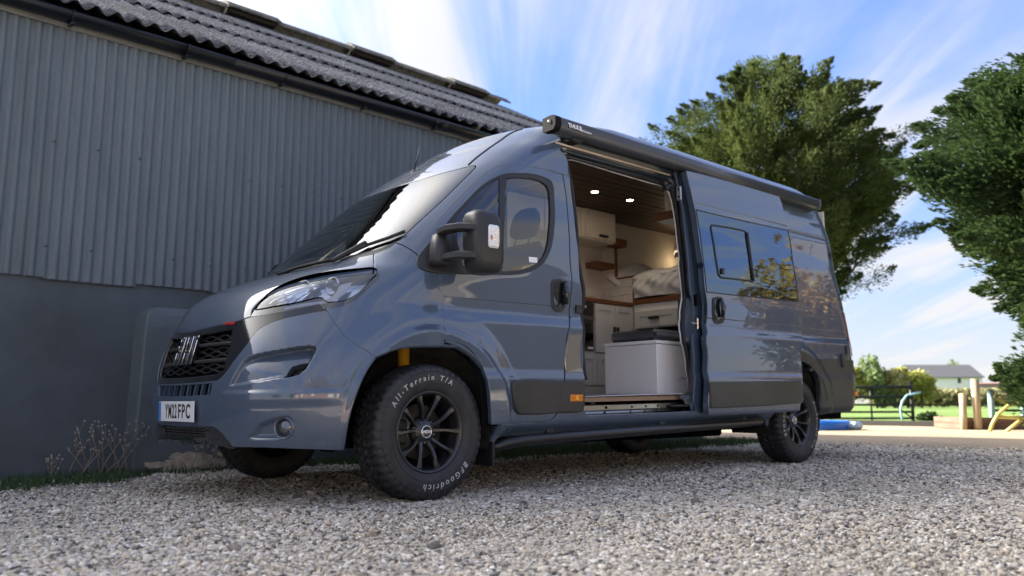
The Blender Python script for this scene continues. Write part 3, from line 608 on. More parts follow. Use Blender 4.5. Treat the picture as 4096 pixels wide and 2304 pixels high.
# ---- headlights
for sd_ in (1, -1):
    hl = link('headlight', panel_mesh('headlight', shrink(P_['light'], -.005), off=-.003, gap=.001, depth=.012, step=.02, side=sd_), LENS, van)
    inner_b = link('housing', panel_mesh('housing', shrink(P_['light'], .004), off=-.075, gap=0, depth=-.07, rnd=0, step=.03, side=sd_), mat('lamp_housing', (.62, .66, .72), .16, .8), hl)
    dom_patch('light_guide', mat('light_guide', (.92, .93, .95), .3), hl, P_['drl'], -.010, sd_, .012); dom_patch('glare_patch', mat('glare_chrome', (.80, .83, .88), .10, 1.), hl, P_['glare_plate'], -.028, sd_, .01)  # chrome patch added to carry the white sky glare on the lens
    for (a, b), r in (((.47, .96), .052), ((.58, .99), .05), ((.40, .90), .036)):
        p = at(a, b, -.06, side=sd_); n = Vector((-.93, -.30*sd_, .08)).normalized()
        Mx = Matrix.Translation(p) @ n.to_track_quat('Z', 'Y').to_matrix().to_4x4()
        mb = MB().lathe([(r, .022), (r*.97, .028), (r*.85, .0), (r*.5, -.02), (.001, -.025)], Mx, 24); mb.build('reflector_bowl', CHROME, hl)
        mb = MB().lathe([(.001, .012), (r*.35, .008), (r*.5, -.004)], Mx, 16); mb.build('projector_lens', mat('projector_glass', (.25, .28, .33), .05, .6), hl)
    mb = MB(); patch_tube(mb, smooth_poly([(.36, .835), (.46, .845), (.56, .86), (.63, .87)], .03, closed=False), -.02, .006, side=sd_); mb.build('trim_bar', GLOSSB, hl)
# ---- grille and its gloss-black surround
low = P_['strip_low']; lh = P_['light'][14:]  # underside of the lamp
und = [p for p in P_['light'] if p[1] < .93][::-1]
und = P_['light'][15:][::-1]+[P_['light'][0]]
sur = [(0, .728)]+[(a, b-.006) for a, b in P_['bon_front'][1:]]+[(a, b-.007) for a, b in P_['light'][::-1][:9]]+[(low[0][0]-.004, low[0][1]+.005)]+low[1:]+P_['sur_bot']+[(0, .442)]
gi = [(0, .702)]+P_['gr_in'][1:]+[(0, .466)]
gsur = panel('grille_surround', GLOSSB, van, mirror_half(sur), [mirror_half(gi)], both=False, off=-.004, gap=.001, depth=.06, rnd=.008, step=.02)[0]
gs_c = np.linspace(-.27, .27, 28)
gri = link('grille', fast_mesh('grille', [tuple(at(a, b, -.075)) for a in gs_c for b in (.455, .58, .715)], [(3*i+j, 3*i+3+j, 3*i+4+j, 3*i+1+j) for i in range(27) for j in (0, 1)]), DARKV, van)
for vb in (.645, .555):
    mb = MB(); V = []; F = []
    for a in gs_c: V += [at(a, vb+.011, -.022), at(a, vb+.003, -.010), at(a, vb-.009, -.016), at(a, vb-.011, -.04)]
    for i in range(27): F += [(4*i+j, 4*i+4+j, 4*i+5+j, 4*i+1+j) for j in range(3)]
    mb.add(V, F, True).build('grille_bar', MOULDM, gri)
# honeycomb slats between the bars
for row, vb in enumerate((.685, .665, .618, .598, .578, .530, .512, .495)):
    mb = MB(); pts = []; k = 0
    for a in np.linspace(-.265, .265, 27):
        z_ = (.007 if (k//2+row) % 2 else -.004); pts.append(at(a, vb+z_, -.032)); k += 1
    mb.tube(pts, .0045, 6); mb.build('slat', BLACKP, gri)
# emblem: slanted upright strokes of the letters F I A T
emb = MB()
mb = MB(); E0, E1, V0, V1 = -.078, .062, .545, .700
dom_patch('badge', GLOSSB, gri, [(E0+.012, V0-.004), (E1-.012, V0-.004), (E1+.012, V1+.004), (E0+.03, V1+.004)][::1], .000, thick=.02)
def stroke(a0, b0, a1, b1, r=.0035): emb.tube([at(a0, b0, .004), at((a0+a1)/2, (b0+b1)/2, .004), at(a1, b1, .004)], r, 6)
def sl(c, t): return c+.020*t          # slant with height
H_ = lambda t: V0+(V1-V0)*t
for c, t0, t1 in ((-.064, 0, .45), (-.064, .55, .70), (-.062, .80, .95), (-.030, 0, 1), (-.006, 0, .42), (-.010, .55, 1), (.022, 0, 1), (.050, 0, .85), (.052, .92, 1.0)):
    stroke(sl(c, t0), H_(t0), sl(c, t1), H_(t1))
stroke(-.058+.01, H_(.50), -.044+.01, H_(.52)); stroke(-.056+.018, H_(.97), -.040+.018, H_(.985)); stroke(-.002, H_(.48), .008, H_(.5)); stroke(.050, H_(.97), .078, H_(.985)); 
emb.build('emblem', CHROME, gri)
def skin_text(name, body, m, parent, s0, v0, size, off, along_s=1.0, shear=0., bold=0., xsh=0., spacing=1., mtr=None):
    """flat lettering laid on the skin around (s0,v0)"""
    p = at(s0, v0, off, xsh); pr = at(s0+.01, v0, off, xsh); n = nrm(s0, v0, off, xsh)
    right = (pr-p).normalized()
    up = n.cross(right).normalized()
    if up.z < 0: up = -up
    me = text_mesh(name, body, size, .0006, shear, spacing, bold)
    Mx = Matrix((right, up, n)).transposed().to_4x4(); Mx.translation = p+n*.0012
    me.transform(Mx); return link(name, me, m, parent)
skin_text('lettering', 'POWER', REDT, gsur, .235, .752, .026, .001, shear=.35, bold=.0)
# ---- bumper
sb = P_['seam_bf']; bump = [(0, .437)]+[(0.0376, .4368)]+[(a, b-.006) for a, b in P_['sur_bot'][::-1][1:]]+[(a, b-.006) for a, b in low[::-1]][:-1]+[(sb[0][0]-.001, sb[0][1]-.001)]+[(a-.001, b-.001) for a, b in sb[1:]]+P_['arch_b'][1:]+P_['bump_bot'][:-1]+P_['low_black']+[(0, .205)]
slot = [(0, .430)]+P_['slot'][1:-1]+[(0, .365)]
bmp = panel('front_bumper', PAINT, van, mirror_half(bump), [mirror_half(slot), P_['vent'], [(-a, b) for a, b in P_['vent']]], both=False, gap=.001, depth=.05, rnd=.004, step=.012, gs=np.linspace(-1, 1, 401), gv=np.arange(.03, 1.1, .0065))[0]
for sd_ in (1, -1):
    vp = np.array(P_['vent']); c = vp.mean(0)
    lo_, hi_ = vp.min(0), vp.max(0)
    dom_patch('vent_backing', DARKV, bmp, [tuple(p) for p in c+(vp-c)*1.05], -.085, sd_)
    for k in range(4):
        b = lo_[1]+(hi_[1]-lo_[1])*(k+.6)/4.4
        mb = MB(); mb.tube([at(lo_[0]+.012+.02*(1-k/4), b-.012, -.055, side=sd_), at((lo_[0]+hi_[0])/2, b, -.052, side=sd_), at(hi_[0]-.004, b+.012, -.055, side=sd_)], .0065, 6); mb.build('vent_slat', MOULDM, bmp)
# slot fins
link('slot_backing', fast_mesh('slot_backing', [tuple(at(a, b, -.07)) for a in np.linspace(-.2, .2, 17) for b in (.355, .445)], [(2*i, 2*i+2, 2*i+3, 2*i+1) for i in range(16)]), DARKV, bmp)
for a in np.linspace(-.16, .16, 9):
    A = [at(a-.0035, .366, -.002), at(a+.0035, .366, -.002), at(a+.0125, .4285, -.002), at(a+.0055, .4285, -.002)]; B = [at(a-.001, .366, -.022), at(a+.004, .366, -.022), at(a+.012, .4285, -.022), at(a+.007, .4285, -.022)]
    MB().add(A+B, [(0, 1, 2, 3), (7, 6, 5, 4), (0, 4, 5, 1), (1, 5, 6, 2), (2, 6, 7, 3), (3, 7, 4, 0)]).build('slot_fin', PAINT, bmp)
# lower black intake
lb = [(0, .203)]+[(a, b-.003) for a, b in P_['low_black'][::-1]]+[(.27, .097)]+[(a, b) for a, b in P_['low_bot'][1:]]+[(0, P_['low_bot'][-1][1])]
lg = [(0, .197)]+P_['low_gr'][1:3]+[(0, .148)]
lower = panel('lower_intake', GLOSSB, van, mirror_half(lb), [mirror_half(lg)], both=False, off=-.004, gap=.001, depth=.05, rnd=.006, step=.02)[0]
link('intake_backing', fast_mesh('intake_backing', [tuple(at(a, b, -.08)) for a in np.linspace(-.17, .17, 13) for b in (.13, .21)], [(2*i, 2*i+2, 2*i+3, 2*i+1) for i in range(12)]), DARKV, lower)
for b in (.187, .173, .159):
    mb = MB(); mb.tube([at(a, b, -.012) for a in np.linspace(-.15, .15, 9)], .0042, 6); mb.build('intake_bar', MOULDM, lower)
for a in np.linspace(-.12, .12, 8):
    mb = MB(); mb.tube([at(a, .147, -.03), at(a, .199, -.03)], .004, 6); mb.build('intake_rib', MOULDM, lower)
for a in np.linspace(-.13, .13, 5):
    mb = MB(); mb.tube([at(a, .125, .003), at(a+.012, .105, .003)], .004, 6); mb.build('skid_rib', GLOSSB, lower)
# fog lamps
for sd_ in (1, -1):
    (a, b) = P_['fog'][0]; p = at(a-.004, b, .022, side=sd_); n = Vector((-.86, -.50*sd_, -.02)).normalized()
    Mx = Matrix.Translation(p) @ n.to_track_quat('Z', 'Y').to_matrix().to_4x4()
    fg = MB().lathe([(.058, -.03), (.058, -.004), (.054, .002), (.047, .0), (.045, -.02)], Mx, 32).build('fog_lamp', PAINT, van)
    MB().lathe([(.045, -.012), (.044, -.006), (.038, -.008), (.037, -.03)], Mx, 32).build('bezel', BLACKP, fg)
    MB().lathe([(.037, -.012), (.025, -.005), (.001, -.002)], Mx, 24).build('lens', LENS, fg)
    MB().lathe([(.036, -.014), (.022, -.03), (.001, -.034)], Mx, 24).build('reflector', CHROME, fg)
# number plate
np_ = MB().box((-.993, -.26, -.0555), (-.987, .26, .0555), .002); pl = np_.mesh('number_plate'); Mp = Matrix.Translation((-.012, 0, .4795)) @ Matrix.Rotation(math.radians(-3), 4, 'Y')
Mp = Matrix.Translation((-.985-.012, 0, .4795)) @ Matrix.Rotation(math.radians(-2), 4, 'Y') @ Matrix.Translation((.985, 0, 0))
pl.transform(Mp); plo = link('number_plate', pl, PLATEM, van)
def plate_text(body, y, z, size, m, bold, sx=1., name='lettering'):
    me = text_mesh(name, body, size, .0004, 0, 1.22, bold)
    xs = [v.co.x for v in me.vertices]; ys = [v.co.y for v in me.vertices]; kx = sx/(max(xs)-min(xs)); mx_ = (max(xs)+min(xs))/2; my_ = (max(ys)+min(ys))/2; ky = size/(max(ys)-min(ys))
    xform(me, lambda a, b, c: (-.9935-c, -((a-mx_)*kx+y), (b-my_)*ky+z)); me.transform(Mp); fix_normals(me); return link(name, me, m, plo)
# the plate faces forward (-x): reading direction runs towards -y
plate_text('YM22', -.068, .002, .079, INKB, .0016, .176); plate_text('FPC', .128, .002, .079, INKB, .0016, .170)
bb = MB().box((-.9942, .222, -.0535), (-.9932, .2585, .0535)).mesh('blue_band'); bb.transform(Mp); link('blue_band', bb, BLUEB, plo)
for y in (-.205, .205):
    sc = MB().lathe([(.001, .004), (.006, .002), (.006, -.002)], Matrix.Translation((-.994, y, 0)) @ Vector((-1, 0, 0)).to_track_quat('Z', 'Y').to_matrix().to_4x4(), 12).mesh('screw_cap'); sc.transform(Mp); link('screw_cap', sc, LETW, plo)
# ---- wings
arch_r = [sv_of_xz(.47*math.sin(math.radians(q)), .40+.465*math.cos(math.radians(q))) for q in (8, 20, 32, 44, 56, 68, 80, 92, 103)]
fd = P_['fend_door']; ft = P_['fend_top']; fa_ = P_['fend_arch']
L15 = P_['light']
wing = [(L15[10][0]+.004, L15[10][1]), ]+[(a+.001, b-.002) for a, b in L15[11:17]]+[(a+.001, b+.001) for a, b in sb]+fa_[1:]+fd+[(ft[0][0]-.004, ft[0][1]-.002)]+ft[1:]+[(P_['ws_base'][0][0]+.002, P_['ws_base'][0][1]-.004), (P_['ws_base'][1][0], P_['ws_base'][1][1]-.012), (P_['bon_rear'][0][0]+.008, P_['bon_rear'][0][1]+.004)]+[(a+.006, b) for a, b in P_['bon_side'][::-1]]+[(L15[8][0]+.006, L15[8][1]+.012), (L15[9][0]+.004, L15[9][1]+.007)]
panel('front_wing', PAINT, van, wing, gap=.0025, depth=.03, rnd=.004, step=.016)
# ---- front doors
dl = P_['dlo']
doors = []
for sd_ in (1, -1):
    door = link('front_door', panel_mesh('front_door', P_['door'], [dl], gap=.003, depth=.03, rnd=.004, step=.016, side=sd_), PAINT, van)
    link('window_trim', panel_mesh('window_trim', dl, [P_['quarter'], P_['dglass']], off=-.004, gap=.0, depth=.02, rnd=.003, step=.02, side=sd_), GLOSSB if False else BLACKP, door)
    link('quarter_light', panel_mesh('quarter_light', P_['quarter'], off=-.012, gap=0, depth=.004, rnd=0, step=.03, side=sd_), GLASS, door)
    link('window_pane', panel_mesh('window_pane', P_['dglass'], off=-.016, gap=0, depth=.004, rnd=0, step=.03, side=sd_), GLASS, door)
    hd = dom_patch('door_handle', BLACKP, door, P_['hand'], .004, sd_, .02)
    hp = np.array(P_['hand']); c = hp.mean(0)
    dom_patch('handle_recess', GLOSSB, door, [tuple(p) for p in c+(hp-c)*[.74, .80]], .0055, sd_, .01)
    hc = at(c[0]+.004, c[1], 0); q0, q1, q2 = [at(*sv_of_xz(hc.x+.012, hc.z+dz_), do_, side=sd_) for dz_, do_ in ((.075, .022), (0, .034), (-.075, .022))]
    MB().tube([q0, q1, q2], [.014, .017, .014], 10).build('grip', GLOSSB, door)
    doors.append(door)
    mo = link('side_moulding', panel_mesh('side_moulding', P_['mould1'], off=.022, gap=0, depth=.03, rnd=.012, step=.02, side=sd_), MOULDM, door)
door = doors[0]
dom_patch('sticker', LETW, door, P_['sticker'], -.0135, 1, .001)
# ---- body shell: pillars, roof sides, cargo sides
rb = [(1.853, .625), (1.92, .632), (2.05, .634), (2.3, .634), (2.7, .634), (3.0, .634)]
r_arch = [sv_of_xz(4.035+.46*math.sin(math.radians(q)), .43+.46*math.cos(math.radians(q))) for q in (-104, -90, -75, -60, -45, -30, -15, 0, 12, 24)]
sill = [sv_of_xz(x, .335+RAKE*x) for x in (.52, 1.0, 1.6, 2.2, 2.8, 3.4)]
d_arch = arch_r
shell = [(0, 2.438)]+[(a, b+.008) for a, b in P_['ws_top'][1:]]+[(a+.008, b+.004) for a, b in P_['ws_side']]+[(a+.006, b+.006) for a, b in ft[::-1]][:-1]+[(fd[-1][0]+.006, fd[-1][1])]+[(a+.004, b) for a, b in fd[::-1][1:]]+[(fd[0][0]+.004, fd[0][1]-.03)]+d_arch+sill+r_arch+rb+[(3.0, VMAX), (0, VMAX)]
dshr = shrink(P_['door'], -.003)
sp = [sv_of_xz(2.56, z) for z in (.40, 2.36)]
body = link('body_shell', panel_mesh('body_shell', shell, [dshr, P_['opening']], gap=.001, depth=.02, rnd=.003, step=.02), PAINT, van)
link('body_shell', panel_mesh('body_shell', shell, [dshr], gap=.001, depth=.02, rnd=.003, step=.02, side=-1), PAINT, van)
top = [at(s_, VMAX-.001, -.002) for s_ in np.linspace(-3, 3, 160)]
link('roof_panel', fast_mesh('roof_panel', [tuple(p) for p in top]+[(2.6, 0, top[0].z+.03)], [(i, (i+1), 160) for i in range(159)]), PAINT, van)
for sd_ in (1, -1):
    mb = MB(); patch_tube(mb, smooth_poly(P_['roof_chan'], .03, closed=False), -.001, .0075, side=sd_); mb.build('roof_channel', BLACKP, van)
# arch lips and dark wells
for sd_ in (1, -1):
    for cx_, cz_, r_ in ((0, .40, .455), (4.035, .43, .45)):
        V = []; F = []; qs = range(-112, 113, 7) if cx_ > 1 else range(-60, 113, 7)
        for q in qs:
            w_ = math.radians(q); x_, z_ = cx_+r_*math.sin(w_), cz_+r_*math.cos(w_)
            y_ = .93
            V += [(x_, -.985*sd_, z_), (x_*1.0, -.60*sd_, z_), (cx_+(x_-cx_)*.2, -.58*sd_, max(.3, cz_+(z_-cz_)*.3))]
        n = len(list(qs)); F = [(3*i+j, 3*i+3+j, 3*i+4+j, 3*i+1+j) for i in range(n-1) for j in (0, 1)]
        MB().add(V, F, True).build('wheel_arch_liner', mat('arch_liner', (.02, .019, .017), .85, noise=(8, .6, 2.2)), van)
lipm = PAINT
for sd_ in (1, -1):
    V = []; F = []; Q = smooth_poly(P_['arch_b'][::-1]+fa_[1:]+[(a, b+.002) for a, b in arch_r[1:]], .03, closed=False)
    for a, b in Q:
        p = at(a, b, -.001, side=sd_); c_ = Vector((0, p.y, .40)); dn_ = (c_-p).normalized(); p = p-dn_*.006; p2 = p+dn_*.016+Vector((0, .006*sd_, 0)); V += [p, p2, p2+Vector((0, .045*sd_, 0))]
    F = [(3*i+j, 3*i+3+j, 3*i+4+j, 3*i+1+j) for i in range(len(Q)-1) for j in (0, 1)]
    MB().add(V, F, True).build('arch_lip', PAINT, van)
# strut glimpsed above the front wheel
for sd_ in (1, -1): MB().lathe([(.036, -.14), (.036, .06), (.05, .065), (.05, .075), (.036, .08), (.036, .2)], Matrix.Translation((.07, -.64*sd_, .80)), 18).build('spring_strut', YELLOWM, van)
# dark core behind the shut lines
def core(name, pts, off=-.03, side=1, step=.05):
    P = smooth_poly(pts, step); V2, F = cdt(P, [], np.arange(-1, 3, .04), np.arange(0, 3.4, .05), keep=.02)
    A = full_skin(V2[:, 0], V2[:, 1], off)*[1, side, 1]; return link(name, fast_mesh(name, A, F), DARKV, van)
core('inner_frame', mirror_half([(0, .10), (.30, .12), (.55, .12), (.86, .12), (.92, .30), (1.0, .56), (1.0, .70), (1.03, 1.0), (.93, 1.22), (.80, 1.30), (.60, 1.32), (.42, 1.45), (.2, 1.42), (0, 1.38)]), -.088)
for sd_ in (1, -1):
    core('inner_frame', shrink(P_['door'][6:27]+[(1.20, 1.30), (.99, 1.29), (.94, 1.25)], -.01), -.034, sd_)
    core('inner_frame', [(1.09, .62), (1.02, .76), (.96, 1.05), (.90, 1.30), (.86, 1.28), (.93, 1.0), (1.0, .72)], -.034, sd_)
# ------------------------------------------------------------------ side opening: jamb, seal, tracks
def loop_resample(P, n, start=None):
    P = np.array([tuple(p) for p in P]); Q = np.vstack([P, P[:1]]); d = np.concatenate([[0], np.cumsum(np.linalg.norm(np.diff(Q, axis=0), axis=1))])
    t = np.linspace(0, d[-1], n, endpoint=False); return np.stack([np.interp(t, d, Q[:, i]) for i in range(3)], 1)
def ring_ang(P, cx=1.9, cz=1.4, n=220):
    """resample a loop by angle about its middle, so that two loops can be bridged"""
    P = loop_resample(P, 3000); a = np.unwrap(np.arctan2((P[:, 2]-cz)/1.0, (P[:, 0]-cx)/.75))
    if a[-1] < a[0]: P = P[::-1]; a = np.unwrap(np.arctan2((P[:, 2]-cz), (P[:, 0]-cx)/.75))
    a0 = a[0]; k = np.argsort(a); t = np.linspace(0, 2*math.pi, n, endpoint=False)-math.pi
    am = (a+math.pi) % (2*math.pi)-math.pi; o = np.argsort(am); am = am[o]; Q = P[o]
    return np.stack([np.interp(t, np.concatenate([am-2*math.pi, am, am+2*math.pi]), np.tile(Q[:, i], 3)) for i in range(3)], 1)
op = ring_ang([at(a, b, -.002) for a, b in smooth_poly(P_['opening'], .03, sharp=25)])
inn = ring_ang([at(a, b, -.085) for a, b in smooth_poly(P_['inner'], .03, sharp=25)])
def mixr(t, dy): 
    r = op*(1-t)+inn*t; r = r.copy(); r[:, 1] += dy; return r
rings = [op, op+[0, .035, 0], mixr(.30, .0)+[0, .0, 0], mixr(.45, .025), mixr(.62, .012), mixr(.80, .03), inn+[0, 0, 0], inn+[0, .012, 0]]
n = len(op); V = np.concatenate(rings); F = np.array([(r*n+i, r*n+(i+1) % n, (r+1)*n+(i+1) % n, (r+1)*n+i) for r in range(len(rings)-1) for i in range(n)])
_open = lambda f: op[f[0] % n][2] < .50 and op[f[1] % n][2] < .50 and f[0] >= n
F = np.array([f for f in F if not _open(f)])
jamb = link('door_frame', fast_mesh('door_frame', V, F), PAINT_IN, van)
_s = mixr(.93, -.006); _k = int(np.argmin(np.hypot(_s[:, 0]-1.9, _s[:, 2]))); _s = np.roll(_s, -_k, 0); _s = _s[_s[:, 2] > .63]
MB().tube([tuple(p) for p in _s], .014, 8).build('door_seal', RUBBER, jamb)
# cream edge of the lining just inside the seal
lin = inn+[0, .012, 0]; cen = np.array([1.9, -.9, 1.4]); lin2 = lin+(cen-lin)*[.008, 0, .005]+[0, .008, 0]
V = np.concatenate([lin, lin2]); F = np.array([(i, (i+1) % n, n+(i+1) % n, n+i) for i in range(n)]); link('lining_edge', fast_mesh('lining_edge', V, F), WHITEP, jamb)
# top slide rail and the strip light under the awning
for (z0, y0, r, m_, nm) in ((2.255, -.845, .010, PAINT_IN, 'rail'), (2.225, -.835, .012, BLACKP, 'rail'), (2.287, -.868, .007, mat('rail_strip', (.62, .48, .36), .4), 'rail_strip')):
    MB().tube([(1.15, y0, z0+RAKE*1.15-.012), (1.8, y0, z0+RAKE*1.8-.012), (2.44, y0, z0+RAKE*2.44-.012)], r, 6).build(nm, m_, jamb)
mb = MB()
for k, (dx, dz) in enumerate(((0, 0), (.05, -.012), (.09, .008), (.02, -.03))): mb.box((2.35+dx, -.89, 2.215+dz), (2.39+dx, -.84, 2.25+dz), .006)
mb.build('roller_bracket', BLACKP, jamb)
# sill step: steel plate with slots, oak nosing
def rk(x, z): return z+RAKE*x
def sheet(name, m, parent, x0, x1, prof, nseg=2):
    """profile [(y,z)] swept along x with the body's rake"""
    V = []; F = []; k = len(prof)
    for i in range(nseg+1):
        x = x0+(x1-x0)*i/nseg; V += [(x, y, rk(x, z)) for y, z in prof]
    F = [(i*k+j, (i+1)*k+j, (i+1)*k+j+1, i*k+j+1) for i in range(nseg) for j in range(k-1)]
    return MB().add(V, F).build(name, m, parent)
def rbox(name, m, parent, x0, x1, y0, y1, z0, z1, bev=.003, rake=True):
    mb = MB().box((x0, y0, z0), (x1, y1, z1), bev); me = mb.mesh(name)
    if rake: xform(me, lambda x, y, z: (x, y, z+RAKE*x))
    return link(name, me, m, parent)
stp = sheet('sill_step', SILVER, van, 1.27, 2.47, [(-.945, .424), (-.915, .437), (-.905, .447), (-.903, .478), (-.895, .484), (-.86, .486)])
for x in (1.58, 1.86, 2.02, 2.16, 2.34):
    MB().lathe([(.001, .004), (.010 if x < 1.7 else .007, .003), (.011 if x < 1.7 else .008, -.002)], Matrix.Translation((x, -.905, rk(x, .462))) @ Vector((0, -1, .1)).to_track_quat('Z', 'Y').to_matrix().to_4x4(), 12).build('drain_hole', DARKV, stp)
rbox('sill_channel', BLACKP, van, 1.29, 2.46, -.90, -.80, .425, .44)
rbox('oak_nosing', WOODF, van, 1.28, 2.53, -.905, -.86, .503, .537)
rbox('floor_trim', BLACKP, van, 1.28, 2.53, -.915, -.84, .5375, .550)
rbox('step_light', CHROME, van, 1.285, 1.35, -.918, -.90, .551, .556)
rbox('floor', mat('floor_vinyl', (.30, .30, .31), .5, noise=(9, .9, 1.08)), van, 1.0, 5.0, -.86, .86, .520, .5495)
# B pillar furniture
dom_patch('door_catch', BLACKP, van, P_['bpbox'], .012, 1, .02)
dom_patch('pillar_plate', mat('pillar_plate', (.35, .34, .31), .16, .8), van, P_['bplate'], .003, 1, .004)
mo = link('side_moulding', panel_mesh('side_moulding', P_['mould2'], off=.022, gap=0, depth=.03, rnd=.012, step=.02), MOULDM, van)
def marker(x0, x1, z0, z1, y, parent=None):
    ml = MB().box((x0, y, z0), (x1, y+.02, z1), .004).build('marker_lamp', ORANGE, parent or van)
    MB().box((x0-.006, y+.012, z0-.006), (x1+.006, y+.025, z1+.006), .002).build('base', BLACKP, ml)
    for x in (x0+.012, x1-.012): MB().lathe([(.001, .002), (.005, .0015), (.005, -.002)], Matrix.Translation((x, y, (z0+z1)/2)) @ Vector((0, -1, 0)).to_track_quat('Z', 'Y').to_matrix().to_4x4(), 8).build('screw', mat('amber_screw', (.25, .1, .02), .4), ml)
    MB().box(((x0+x1)/2-.012, y-.003, z0+.008), ((x0+x1)/2+.012, y+.002, z1-.008), .003).build('bulb', mat('amber_bulb', (.9, .45, .05), .2), ml)
marker(1.062, 1.18, .533, .577, -1.062)
# ------------------------------------------------------------------ sliding door, standing open
D0 = .10
sdoor = link('sliding_door', panel_mesh('sliding_door', P_['sdoor'], [P_['swin']], off=D0, xsh=XSH, gap=.0, depth=.05, rnd=.006, step=.02), PAINT, van)
swin = link('side_window', panel_mesh('side_window', P_['swin'], off=D0-.001, xsh=XSH, gap=.0015, depth=.006, rnd=.001, step=.03), TINTED, sdoor)
mb = MB(); patch_tube(mb, smooth_poly(shrink(P_['swin'], .003), .05), D0-.0015, .005, XSH, closed=True); mb.build('glass_edge', RUBBER, sdoor)
mb = MB(); patch_tube(mb, smooth_poly(P_['spane'], .03), D0+.001, .0075, XSH, closed=True); mb.build('pane_frame', BLACKP, sdoor)
rp = P_['spane'][3:7]
mb = MB(); patch_tube(mb, rp, D0+.004, .013, XSH); mb.build('pane_seal', RUBBER, sdoor)
cx_ = P_['spane'][9]; dom_patch('window_catch', BLACKP, sdoor, [(cx_[0]+.008, cx_[1]+.02), (cx_[0]+.015, cx_[1]+.02), (cx_[0]+.015, cx_[1]+.085), (cx_[0]+.007, cx_[1]+.085)], D0+.012, 1, .012, XSH)
hd = dom_patch('door_handle', BLACKP, sdoor, P_['shand'], D0+.006, 1, .02, XSH); hp = np.array(P_['shand']); c = hp.mean(0)
dom_patch('handle_recess', GLOSSB, sdoor, [tuple(p) for p in c+(hp-c)*[.72, .82]], D0+.0075, 1, .01, XSH)
hc = at(c[0], c[1], D0, XSH); MB().tube([at(*sv_of_xz(hc.x+.012, hc.z+dv), D0+do_, XSH) for dv, do_ in ((.075, .022), (0, .036), (-.075, .022))], [.014, .018, .014], 10).build('grip', GLOSSB, sdoor)
smo = link('side_moulding', panel_mesh('side_moulding', P_['smould'], off=D0+.014, xsh=XSH, gap=0, depth=.03, rnd=.010, step=.02), MOULDM, sdoor)
# door's leading edge and inner skin (the dark folded steel seen edge-on)
le = [p for p in P_['sdoor'][26:]]+[P_['sdoor'][0]]
le = smooth_poly(le, .03, closed=False, sharp=25)
V = []; F = []
prof = [(0, .0), (.004, -.018), (.006, -.032), (.020, -.036), (.022, -.060), (.036, -.064), (.040, -.094)]
for a, b in le:
    for da, do_ in prof: V.append(at(a-.0015+da*.10, b, D0+do_, XSH))
k = len(prof); F = [(i*k+j, (i+1)*k+j, (i+1)*k+j+1, i*k+j+1) for i in range(len(le)-1) for j in range(k-1)]
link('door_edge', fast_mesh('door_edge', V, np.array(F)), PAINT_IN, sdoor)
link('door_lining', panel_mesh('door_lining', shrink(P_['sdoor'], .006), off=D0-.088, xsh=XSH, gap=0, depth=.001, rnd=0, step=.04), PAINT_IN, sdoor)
mb = MB(); patch_tube(mb, [(a+.004, b) for a, b in le], D0-.03, .006, XSH); mb.build('edge_seal', RUBBER, sdoor)
for zc, hh in ((2.145, .055), (.545, .05)):
    p = Vector(at(*sv_of_xz(2.45 if zc > 1 else 2.53, zc), D0-.02)); p.x -= .035
    hg = MB().box((p.x-.006, p.y-.018, zc-hh), (p.x+.012, p.y+.022, zc+hh), .004).build('hinge_bracket', mat('grey_zinc', (.36, .38, .42), .35, .6), sdoor)
    for dz in (-.03, .03): MB().lathe([(.001, .006), (.009, .005), (.009, 0)], Matrix.Translation((p.x-.004, p.y, zc+dz)) @ Vector((-1, -.4, 0)).to_track_quat('Z', 'Y').to_matrix().to_4x4(), 10).build('bolt', DARKV, sdoor)
for zc in (1.30, 1.12):
    MB().box((2.478, -1.06, zc-.045), (2.492, -1.025, zc+.045), .006).build('lock_plate', CHROME if zc < 1.2 else DARKV, sdoor)
MB().tube([(2.43, -1.04, 1.12), (2.49, -1.045, 1.12)], .008, 8).build('striker', STEEL, sdoor)
MB().tube([(2.30, -.93, .50), (2.40, -.96, .50), (2.5, -1.03, .50)], .010, 8).build('roller_arm', BLACKP, sdoor)
# ------------------------------------------------------------------ rear quarter
rbp = [(1.8535, .618), (1.92, .626), (2.05, .628), (2.3, .628), (2.7, .628), (3.0, .628), (3.0, .14), (2.6, .13), (2.2, .128), (1.95, .1272), (1.874, .113), (1.8644, .1968), (1.8655, .2748), (1.8635, .384), (1.8605, .4782), (1.8517, .5253), (1.8369, .5168)]
rbs = panel('rear_bumper', MOULDM, van, rbp, off=.006, gap=.0, depth=.05, rnd=.010, step=.025)
mb = MB(); patch_tube(mb, [(2.13, .63), (2.135, .5), (2.14, .3), (2.13, .14)], .006, .004); mb.build('seam', DARKV, rbs[0])
p = at(2.0, .30, .008); marker(p.x-.01, p.x+.075, p.z-.02, p.z+.025, p.y-.008)
panel('tail_lamp', RED, van, [(2.18, .68), (2.42, .68), (2.42, 1.40), (2.18, 1.40)], off=.006, gap=0, depth=.02, rnd=.006, step=.04)
panel('rear_arch_moulding', MOULDM, van, [sv_of_xz(4.035+r_*math.sin(math.radians(q)), .43+r_*math.cos(math.radians(q))) for q, r_ in [(q, .46) for q in range(-20, 77, 8)]]+[sv_of_xz(4.035+r_*math.sin(math.radians(q)), .43+r_*math.cos(math.radians(q))) for q, r_ in [(q, .54) for q in range(76, -21, -8)]], off=.012, gap=0, depth=.03, rnd=.006, step=.03)
for (x, z, h) in ((5.02, 1.03, .04), (5.02, 1.98, .03)):
    p = at(*sv_of_xz(x, z), .004); MB().box((p.x-.015, p.y-.012, z-h), (p.x+.02, p.y+.012, z+h), .004).build('rear_hinge', BLACKP, van)
